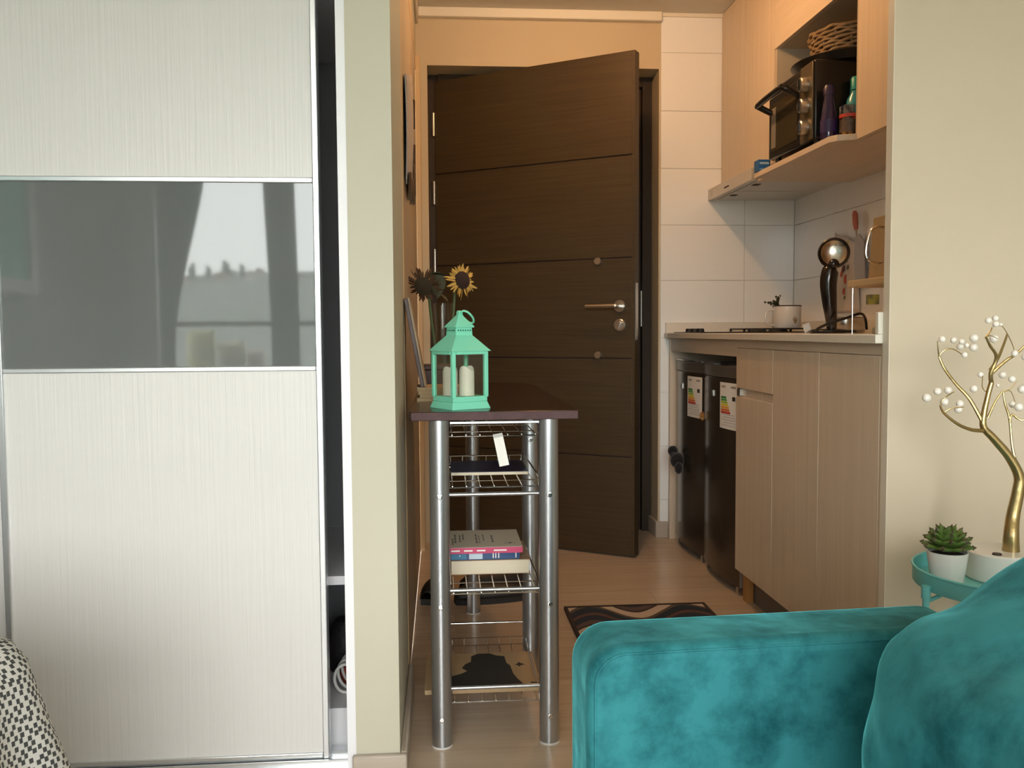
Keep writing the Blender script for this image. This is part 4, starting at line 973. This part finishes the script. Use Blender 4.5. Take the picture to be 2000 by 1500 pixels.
pet = M('sunflower_petal', (0.66,0.42,0.10), 0.7, var=((60,60,60),0.25,(0.50,0.27,0.05)))
petd = M('dried_petal', (0.12,0.055,0.02), 0.8, var=((60,60,60),0.25,(0.06,0.028,0.012)))
seed = M('seed_disc', (0.035,0.016,0.012), 0.9, bump=((260,260,260),0.8,0.003))
sunflower((0.064,2.665,1.062), (0.62,-0.78,0.10), 0.053, pet, seed, 'yellow-petalled sunflower head facing the room beside the entrance door', 1.0, (0.012,2.70,0.76), 3)
sunflower((-0.046,2.665,1.046), (-0.35,-0.75,-0.45), 0.058, petd, M('dried_sepal', (0.05,0.035,0.018), 0.9), 'brown withered sunflower drooping by the left wall', 0.95, (0.000,2.695,0.76), 9)
lf = MB(); lfm = M('dried_leaf', (0.075,0.075,0.035), 0.8, var=((30,30,30),0.3,(0.045,0.035,0.018)))
for p0, d, L, w_ in (((-0.012,2.67,1.085),(0.15,-0.3,-0.9),0.075,0.062), ((0.02,2.68,1.07),(-0.5,-0.3,0.25),0.06,0.04), ((-0.02,2.68,1.04),(-0.8,-0.2,0.2),0.04,0.035), ((0.0,2.68,1.02),(0.5,-0.2,-0.3),0.035,0.03)):
    leaf_mesh(lf, p0, d, L, w_)
tag(lf.build('dried_leaves', lfm, smooth=True), 'dull green dried leaves between the two sunflower heads', 'leaves')
# hanging cloth on the bathroom door
hg = thing('hanging_cloth', 'pale grey cloth with brown pointed ends hanging on the bathroom door', 'cloth', (-0.085, 2.72, 1.30))
def hcf(u, v):
    zt = 1.585+0.16*u; zb = 1.30+0.05*u+0.03*sin(u*11)
    return (-0.0845+0.003*sin(u*17+v*3)+0.006*sin(pi*v)*u, 2.42+0.60*u-0.05*v*v*u, zt+(zb-zt)*v)
MB().grid(hcf, 20, 14).build('fabric', M('grey_cloth', (0.36,0.33,0.31), 0.95), hg, smooth=True, solid=0.003)
bt = M('brown_tip', (0.12,0.065,0.035), 0.8)
for yy, z, h, w_ in ((2.50,1.335,0.075,0.06), (2.66,1.345,0.055,0.06), (2.86,1.42,0.11,0.05), (2.95,1.50,0.15,0.05), (2.97,1.645,0.08,0.05)):
    MB().prism([(yy-w_,z),(yy+w_,z+0.02),(yy+0.01,z-h)], -0.079, -0.073, lambda a, b, c: (c, a, b)).build('brown_tip', bt, hg, fix=True)

# ================================================================== RUG
rug = bpy.data.materials.new('wave_rug'); rug.use_nodes = True
n = rug.node_tree.nodes; l = rug.node_tree.links; p = n['Principled BSDF']
t = n.new('ShaderNodeTexCoord'); sx = n.new('ShaderNodeSeparateXYZ')
nd = n.new('ShaderNodeTexNoise'); nd.inputs['Scale'].default_value = 5.0; nd.inputs['Detail'].default_value = 1.0
dv_ = n.new('ShaderNodeVectorMath'); dv_.operation = 'MULTIPLY_ADD'; dv_.inputs[1].default_value = (0.05,0.05,0); dv_.inputs[2].default_value = (-0.025,-0.025,0)
av = n.new('ShaderNodeVectorMath'); av.operation = 'ADD'
l.new(t.outputs['Object'], nd.inputs['Vector']); l.new(nd.outputs['Color'], dv_.inputs[0]); l.new(t.outputs['Object'], av.inputs[0]); l.new(dv_.outputs[0], av.inputs[1]); l.new(av.outputs[0], sx.inputs[0])
def mth(op, a, b):
    q = n.new('ShaderNodeMath'); q.operation = op
    for i, w in enumerate((a, b)):
        if w is None: continue
        if isinstance(w, (int, float)): q.inputs[i].default_value = w
        else: l.new(w, q.inputs[i])
    return q.outputs[0]
cw_ = mth('COSINE', mth('MULTIPLY', sx.outputs['X'], 2*pi/0.31), None)
vv = mth('ADD', sx.outputs['Y'], mth('MULTIPLY', cw_, 0.07))
fr_ = mth('FRACT', mth('ADD', mth('DIVIDE', mth('SUBTRACT', vv, 0.365), 0.26), 10.5), None)
cr = n.new('ShaderNodeValToRGB'); cr.color_ramp.interpolation = 'CONSTANT'
el = cr.color_ramp.elements
el[0].position = 0; el[0].color = (0.11,0.05,0.04,1); el[1].position = 0.10; el[1].color = (0.012,0.022,0.036,1)
for pos, c in ((0.30,(0.11,0.075,0.05,1)), (0.38,(0.55,0.43,0.33,1)), (0.60,(0.03,0.02,0.018,1)), (0.66,(0.10,0.06,0.055,1)), (0.80,(0.012,0.022,0.036,1))):
    e_ = el.new(pos); e_.color = c
l.new(fr_, cr.inputs['Fac']); l.new(cr.outputs['Color'], p.inputs['Base Color'])
p.inputs['Roughness'].default_value = 0.95
nb = n.new('ShaderNodeTexNoise'); nb.inputs['Scale'].default_value = 500; bp_ = n.new('ShaderNodeBump'); bp_.inputs['Strength'].default_value = 0.6; bp_.inputs['Distance'].default_value = 0.004
l.new(nb.outputs['Fac'], bp_.inputs['Height']); l.new(bp_.outputs[0], p.inputs['Normal'])
rg = thing('patterned_rug', 'small dark rug with cream and brown waves on the kitchen floor', 'rug', (0.625, 2.5, 0))
MB().box(0.402, 0.855, 2.10, 2.890, 0.0005, 0.009).build('pile', rug, rg, bevel=0.003)
bnd = M('rug_binding', (0.03,0.018,0.014), 0.9)
MB().box(0.394,0.404,2.09,2.90,0.0005,0.0105).box(0.853,0.863,2.09,2.90,0.0005,0.0105).box(0.404,0.853,2.888,2.90,0.0005,0.0105).box(0.404,0.853,2.09,2.10,0.0005,0.0105).build('binding', bnd, rg)

# ================================================================== SOFA
vel = bpy.data.materials.new('teal_velvet'); vel.use_nodes = True
n = vel.node_tree.nodes; l = vel.node_tree.links; p = n['Principled BSDF']
t = n.new('ShaderNodeTexCoord')
n1 = n.new('ShaderNodeTexNoise'); n1.inputs['Scale'].default_value = 8; n1.inputs['Detail'].default_value = 9; n1.inputs['Roughness'].default_value = 0.66
cr = n.new('ShaderNodeValToRGB'); cr.color_ramp.elements[0].position = 0.36; cr.color_ramp.elements[1].position = 0.56
cr.color_ramp.elements[0].color = (0.006,0.075,0.088,1); cr.color_ramp.elements[1].color = (0.030,0.190,0.210,1)
l.new(t.outputs['Object'], n1.inputs['Vector']); l.new(n1.outputs['Fac'], cr.inputs['Fac']); l.new(cr.outputs['Color'], p.inputs['Base Color'])
p.inputs['Roughness'].default_value = 0.75; p.inputs['Specular IOR Level'].default_value = 0.15
p.inputs['Sheen Weight'].default_value = 0.85; p.inputs['Sheen Roughness'].default_value = 0.30; p.inputs['Sheen Tint'].default_value = (0.16,0.75,0.82,1)
n2 = n.new('ShaderNodeTexNoise'); n2.inputs['Scale'].default_value = 9; n2.inputs['Detail'].default_value = 2.5; n2.inputs['Distortion'].default_value = 0.0
b1 = n.new('ShaderNodeBump'); b1.inputs['Strength'].default_value = 0.6; b1.inputs['Distance'].default_value = 0.02
l.new(t.outputs['Object'], n2.inputs['Vector']); l.new(n2.outputs['Fac'], b1.inputs['Height']); l.new(b1.outputs[0], p.inputs['Normal'])
SA = math.radians(3.2)
sofa = thing('velvet_sofa', 'teal velvet sofa with a low padded arm in the bottom right', 'sofa', (0.178, 1.085, 0), None, SA, local=True)
# local frame: x along the arm (front to back), y across the arm (outwards, away from camera)
def arm_mesh(y0_, y1_):
    rr = 0.048
    pr = [(0.0,0.10),(0.0,0.520-rr)] + [(rr-rr*cos(t_), 0.520-rr+rr*sin(t_)) for t_ in [pi/2*i/8 for i in range(1,9)]] + [(0.545-rr,0.520)] + [(0.545-rr+rr*sin(t_), 0.520-rr+rr*cos(t_)) for t_ in [pi/2*i/8 for i in range(1,9)]] + [(0.545,0.10)]
    return MB().prism(pr, y0_, y1_, lambda a, b, c: (a, c, b))
arm_mesh(0.0, 0.118).build('arm', vel, sofa, bevel=0.018, seg=5, fix=True)
pipe = vel
MB().tube([(0.0095,0.0025,0.12),(0.0095,0.0025,0.472)] + [(0.048-0.0385*cos(t_), 0.0025, 0.472+0.0385*sin(t_)) for t_ in [pi/2*i/8 for i in range(1,9)]] + [(0.49,0.0025,0.5105)], 0.0020, 8).build('seam', pipe, sofa, smooth=True)
MB().box(0.02, 0.62, -1.40, -0.004, 0.22, 0.345).build('seat_cushion', vel, sofa, bevel=0.035, seg=4)
MB().box(0.03, 0.84, -1.40, 0.10, 0.10, 0.215).build('base', vel, sofa, bevel=0.01)
MB().obox((0.745,-0.66,0.44), (0.065,0,-0.012), (0,0.745,0), (0.05,0,0.28)).build('backrest', vel, sofa, bevel=0.05, seg=4)
arm_mesh(-1.52, -1.404).build('arm', vel, sofa, bevel=0.018, seg=5, fix=True)
for x in (0.05, 0.78):
    for yy in (0.05, -1.45):
        MB().cyl((x,yy,0.0), (x,yy,0.105), 0.014, 0.02, n=14).build('leg', M('sofa_leg', (0.10,0.06,0.03), 0.4) if 'sofa_leg' not in bpy.data.materials else bpy.data.materials['sofa_leg'], sofa, smooth=True)
# loose cushion leaning in the corner
cu = MB()
prof = [(.47,.352),(.462,.42),(.466,.48),(.474,.53),(.492,.566),(.525,.588),(.565,.606),(.61,.632),(.66,.664),(.705,.692),(.745,.706),(.772,.69),(.788,.62),(.782,.50),(.765,.41),(.74,.355),(.67,.349),(.57,.349)]
pp = [Vector((a, 0, b)) for a, b in prof]
loop = []
for i in range(len(pp)):
    a, b, c, d = pp[i-1], pp[i], pp[(i+1) % len(pp)], pp[(i+2) % len(pp)]
    for k in range(4):
        t = k/4; loop.append(0.5*((2*b)+(c-a)*t+(2*a-5*b+4*c-d)*t*t+(3*b-a-3*c+d)*t**3))
cc = Vector((0.63, 0, 0.50)); NS = 44; L_ = len(loop); vs = []; fs = []
for i in range(NS+1):
    s_ = -1+2*i/NS; k = max(0.02, (1-abs(s_)**7.0))**0.38
    yv = 0.735+0.262*s_
    for j, q_ in enumerate(loop):
        w_ = 1+0.018*sin(j*0.45+s_*7)*k+0.012*sin(j*0.8-s_*11)
        d_ = (q_-cc)*k*w_
        vs.append((cc.x-0.012+d_.x, yv, max(0.349, cc.z+0.008+d_.z)))
for i in range(NS):
    for j in range(L_): fs.append((i*L_+j, i*L_+(j+1) % L_, (i+1)*L_+(j+1) % L_, (i+1)*L_+j))
fs.append(tuple(range(L_))); fs.append(tuple(NS*L_+j for j in range(L_)))
co = cu.add(vs, fs).build('velvet_cushion', vel, smooth=True, fix=True)
tag(co, 'plump teal velvet cushion leaning at the sofa back, bottom right corner', 'cushion')

# ================================================================== SIDE TABLE AND WHAT STANDS ON IT
TC = Vector((1.092, 1.648, 0))
stb = thing('side_table', 'round turquoise metal tray table against the beige wall', 'side table', tuple(TC))
TR_ = 0.171
MB().lathe([(0,0.0),(TR_-0.002,0.0),(TR_,0.003),(TR_,0.033),(TR_-0.0025,0.033),(TR_-0.0025,0.005),(0,0.005)], TC+Vector((0,0,0.412)), 64).build('tray', teal_metal, stb, smooth=True)
MB().tube([TC+Vector((TR_*cos(2*pi*i/64), TR_*sin(2*pi*i/64), 0.445)) for i in range(64)], 0.0026, 8, True).build('rim', teal_metal, stb, smooth=True)
for a in (math.radians(186), math.radians(306), math.radians(66)):
    d = Vector((cos(a), sin(a), 0))
    MB().tube([TC+d*(TR_+0.006)+Vector((0,0,0.0)), TC+d*(TR_+0.006)+Vector((0,0,0.406))], 0.0062, 14).build('leg', teal_metal, stb, smooth=True)
    MB().cyl(TC+d*(TR_+0.006)+Vector((0,0,0.400)), TC+d*(TR_+0.006)+Vector((0,0,0.424)), 0.0088, n=14).build('leg_cap', teal_metal, stb, smooth=True)
    MB().tube([TC+d*(TR_+0.006)+Vector((0,0,0.393)), TC+d*(TR_-0.03)+Vector((0,0,0.405)), TC+d*0.02+Vector((0,0,0.405))], 0.004, 8).build('tray_arm', teal_metal, stb, smooth=True)
sp_ = thing('potted_succulent', 'small green succulent in a white pot on the turquoise table', 'plant', (0.9715, 1.655, 0.417))
MB().lathe([(0,0.0),(0.0280,0.0),(0.0290,0.002),(0.0375,0.066),(0.0350,0.066),(0.0335,0.058),(0,0.058)], (0.9715,1.655,0.4175), 40).build('pot', white_cer, sp_, smooth=True)
MB().lathe([(0,0.003),(0.0338,0.0)], (0.9715,1.655,0.4765), 24).build('soil', M('soil', (0.03,0.018,0.012), 0.95), sp_, smooth=True)
suc = M('succulent_green', (0.12,0.21,0.040), 0.5, var=((40,40,30),0.3,(0.085,0.155,0.03)))
suct = M('succulent_tip', (0.075,0.06,0.03), 0.5)
cen = Vector((0.9715,1.655,0.483))
for ring, (cnt, el_, L, wd_, off) in enumerate(((8, 24, 0.046, 0.036, 0.1), (8, 42, 0.046, 0.036, 0.5), (6, 58, 0.045, 0.033, 0.2), (5, 70, 0.044, 0.026, 0.6), (3, 82, 0.042, 0.018, 0.0))):
    for i in range(cnt):
        a = 2*pi*(i+off)/cnt; e = math.radians(el_)
        d = Vector((cos(a)*cos(e), sin(a)*cos(e), sin(e))); s_ = Vector((-sin(a), cos(a), 0)); nn_ = s_.cross(d)*-1
        mb = MB(); base_ = cen+Vector((cos(a),sin(a),0))*0.004+Vector((0,0,ring*0.0025))
        prof = [(0,0.30),(0.2,0.62),(0.45,0.95),(0.65,1.0),(0.82,0.72),(0.93,0.34),(1.0,0.02)]
        vs_l = []; fs_l = []
        for (uu, ww) in prof:
            for k in range(8):
                q_ = 2*pi*k/8
                vs_l.append(base_+d*(L*uu)+s_*(wd_/2*ww*cos(q_))+nn_*(0.0042*ww**0.6*sin(q_) - 0.006*uu*uu))
        for r_ in range(len(prof)-1):
            for k in range(8): fs_l.append((r_*8+k, r_*8+(k+1) % 8, (r_+1)*8+(k+1) % 8, (r_+1)*8+k))
        lo = mb.add(vs_l, fs_l).build('leaf', suc, sp_, smooth=True, fix=True)
        tip = MB().tube([base_+d*(L*0.90)-nn_*0.0049, base_+d*(L*0.97)-nn_*0.0057, base_+d*(L*1.05)-nn_*0.0066], [wd_*0.16, wd_*0.08, 0.0004], 6).build('tip', suct, lo, smooth=True)
# wire tree lamp with pearls
tl = thing('pearl_tree_lamp', 'gold wire tree lamp with pearl beads on a white round base', 'lamp', (1.107, 1.69, 0.417))
MB().lathe([(0,0.0),(0.0655,0.0),(0.068,0.003),(0.067,0.053),(0.064,0.056),(0,0.056)], (1.107,1.69,0.4175), 48).build('base', white_cer, tl, smooth=True)
MB().lathe([(0,0),(0.009,0),(0.008,0.003),(0,0.0035)], (1.072,1.655,0.4735), 16).build('switch', M('brown_switch', (0.03,0.012,0.010), 0.5), tl, smooth=True)
TRUNK = [(1.118, 1.682, 0.472), (1.1164, 1.6798, 0.5054), (1.1256, 1.69, 0.5392), (1.1349, 1.69, 0.5894), (1.1359, 1.69, 0.6201), (1.1154, 1.69, 0.658), (1.0806, 1.69, 0.6969), (1.0611, 1.69, 0.7174), (1.0601, 1.69, 0.7409), (1.0683, 1.69, 0.7829), (1.0744, 1.69, 0.8055)]
trk = bez(TRUNK, 6)
MB().tube(trk, [0.0165-0.0115*min(1,(i/(len(trk)-1))*1.15)**0.75 for i in range(len(trk))], 14).build('trunk', gold, tl, smooth=True)
BR = [([(1.0744, 1.69, 0.8055), (1.0693, 1.6849, 0.8249), (1.0755, 1.6798, 0.8485), (1.0714, 1.6746, 0.8628), (1.057, 1.6695, 0.8782), (1.0468, 1.6675, 0.8956)],0.0046, 0.0022),
 ([(1.0714, 1.69, 0.8311), (1.0929, 1.7002, 0.8526), (1.1103, 1.7105, 0.8782), (1.1215, 1.7156, 0.9007)],0.0035, 0.002),
 ([(1.0734, 1.69, 0.8229), (1.098, 1.6849, 0.8475), (1.1185, 1.6798, 0.8628), (1.141, 1.6746, 0.8874), (1.1625, 1.6695, 0.8997)],0.0035, 0.0018),
 ([(1.0611, 1.69, 0.7112), (1.0283, 1.6798, 0.7153), (0.9935, 1.6695, 0.7286), (0.9638, 1.6644, 0.7502), (0.9546, 1.6613, 0.7645)],0.0042, 0.0018),
 ([(1.057, 1.69, 0.7307), (1.0365, 1.7002, 0.7737), (1.014, 1.7084, 0.8014), (0.9915, 1.7125, 0.8321), (0.9812, 1.7156, 0.8567)],0.004, 0.0024),
 ([(1.0693, 1.69, 0.7379), (1.0796, 1.6849, 0.7676), (1.0898, 1.6798, 0.7881)],0.0026, 0.0014),
 ([(1.1308, 1.69, 0.6385), (1.1267, 1.7002, 0.6815), (1.1236, 1.7054, 0.7317), (1.1154, 1.7084, 0.7624), (1.1123, 1.7105, 0.785)],0.003, 0.0018),
 ([(1.1226, 1.7033, 0.7256), (1.1287, 1.7054, 0.7409), (1.1451, 1.7002, 0.7297), (1.1625, 1.6951, 0.7461)],0.0026, 0.0016),
 ([(1.0468, 1.6675, 0.8956), (1.055, 1.6675, 0.9048), (1.0601, 1.6695, 0.914)],0.0018, 0.0012),
 ([(0.9812, 1.7156, 0.8567), (0.9771, 1.7125, 0.871), (0.9741, 1.7105, 0.8884)],0.0014, 0.0009),
 ([(0.9812, 1.7156, 0.8587), (0.9894, 1.7125, 0.869), (1.0058, 1.7105, 0.872), (1.0242, 1.7084, 0.8608)],0.0018, 0.0009),
 ([(0.9546, 1.6613, 0.7645), (0.9577, 1.6593, 0.7747), (0.9669, 1.6593, 0.7829), (0.9833, 1.6644, 0.7911)],0.0014, 0.0009),
 ([(0.9638, 1.6644, 0.7512), (0.9782, 1.6613, 0.7594), (1.0007, 1.6593, 0.7614)],0.0014, 0.0009),
 ([(1.0898, 1.6798, 0.7881), (1.1041, 1.6746, 0.7952), (1.1144, 1.6716, 0.8096)],0.0011, 0.0008),
 ([(1.0652, 1.69, 0.787), (1.0529, 1.6849, 0.7973), (1.0498, 1.6798, 0.8198)],0.001, 0.0008),
 ([(1.1215, 1.7156, 0.9007), (1.1062, 1.7105, 0.9161), (1.0806, 1.7002, 0.9222)],0.0009, 0.0007),
 ([(1.0468, 1.6675, 0.8956), (1.0601, 1.6716, 0.8976), (1.0775, 1.6798, 0.8915)],0.0009, 0.0007),
 ([(1.1215, 1.7156, 0.9007), (1.1226, 1.7002, 0.8792), (1.1205, 1.69, 0.8649)],0.0009, 0.0007),
 ([(1.1123, 1.7105, 0.785), (1.1246, 1.7054, 0.787), (1.1328, 1.7002, 0.7604)],0.0009, 0.0007)]
for pts, ra, rb in BR:
    q_ = bez(pts, 5); k = len(q_)
    MB().tube(q_, [ra+(rb-ra)*i/(k-1) for i in range(k)], 8).build('branch', gold, tl, smooth=True)
BE = [(0.9605, 1.67, 0.8918, 7), (1.0026, 1.702, 0.8893, 7), (1.0072, 1.682, 0.8865, 6), (1.0208, 1.71, 0.8767, 7.5), (1.0101, 1.67, 0.8796, 5), (1.0253, 1.702, 0.8604, 6.5), (1.0316, 1.682, 0.8936, 9), (1.0488, 1.71, 0.8747, 9), (1.0526, 1.67, 0.9272, 7), (1.0872, 1.702, 0.9316, 7), (1.0755, 1.682, 0.9201, 7), (1.0903, 1.71, 0.8913, 9), (1.1073, 1.67, 0.8634, 7), (1.0594, 1.702, 0.8212, 6.5), (1.0337, 1.682, 0.7948, 8), (1.1099, 1.71, 0.8197, 8), (1.1032, 1.67, 0.8138, 7.5), (0.95, 1.702, 0.7769, 9.5), (0.9603, 1.682, 0.7907, 8), (0.998, 1.71, 0.7907, 8), (0.9676, 1.67, 0.7713, 8.5), (1.0181, 1.702, 0.7645, 8), (1.0031, 1.682, 0.755, 8), (1.1514, 1.71, 0.7907, 9), (1.1184, 1.67, 0.7592, 9), (1.1264, 1.702, 0.7614, 7), (1.0826, 1.682, 0.8009, 3.5), (1.1566, 1.71, 0.855, 8), (1.1437, 1.67, 0.9049, 8), (1.0986, 1.702, 0.9192, 4)]
for x, yy, z, r in BE:
    MB().sphere(Vector((x, yy, z)), r*0.00094, 14).build('pearl', pearl, tl, smooth=True)

# ================================================================== CEILING LAMP
cl_ = thing('ceiling_lamp', 'small warm ceiling lamp over the kitchen aisle, out of frame above', 'lamp', (LAMP[0], LAMP[1], CH-0.12))
MB().lathe([(0,0),(0.085,0),(0.09,-0.006),(0.09,-0.018),(0,-0.018)], (LAMP[0],LAMP[1],CH), 36).build('base', white_cer, cl_, smooth=True)
MB().lathe([(0.012,0),(0.012,-0.022),(0,-0.022)], (LAMP[0],LAMP[1],CH-0.018), 20).build('socket', steel, cl_, smooth=True)
ld = bpy.data.lights.new('bulb_light', 'POINT'); ld.energy = LAMP_W; ld.color = LAMP_C; ld.shadow_soft_size = 0.03
lo = bpy.data.objects.new('bulb_light', ld); COL.objects.link(lo); lo.parent = cl_
lo.location = Vector(LAMP)-Vector((LAMP[0], LAMP[1], CH-0.12))
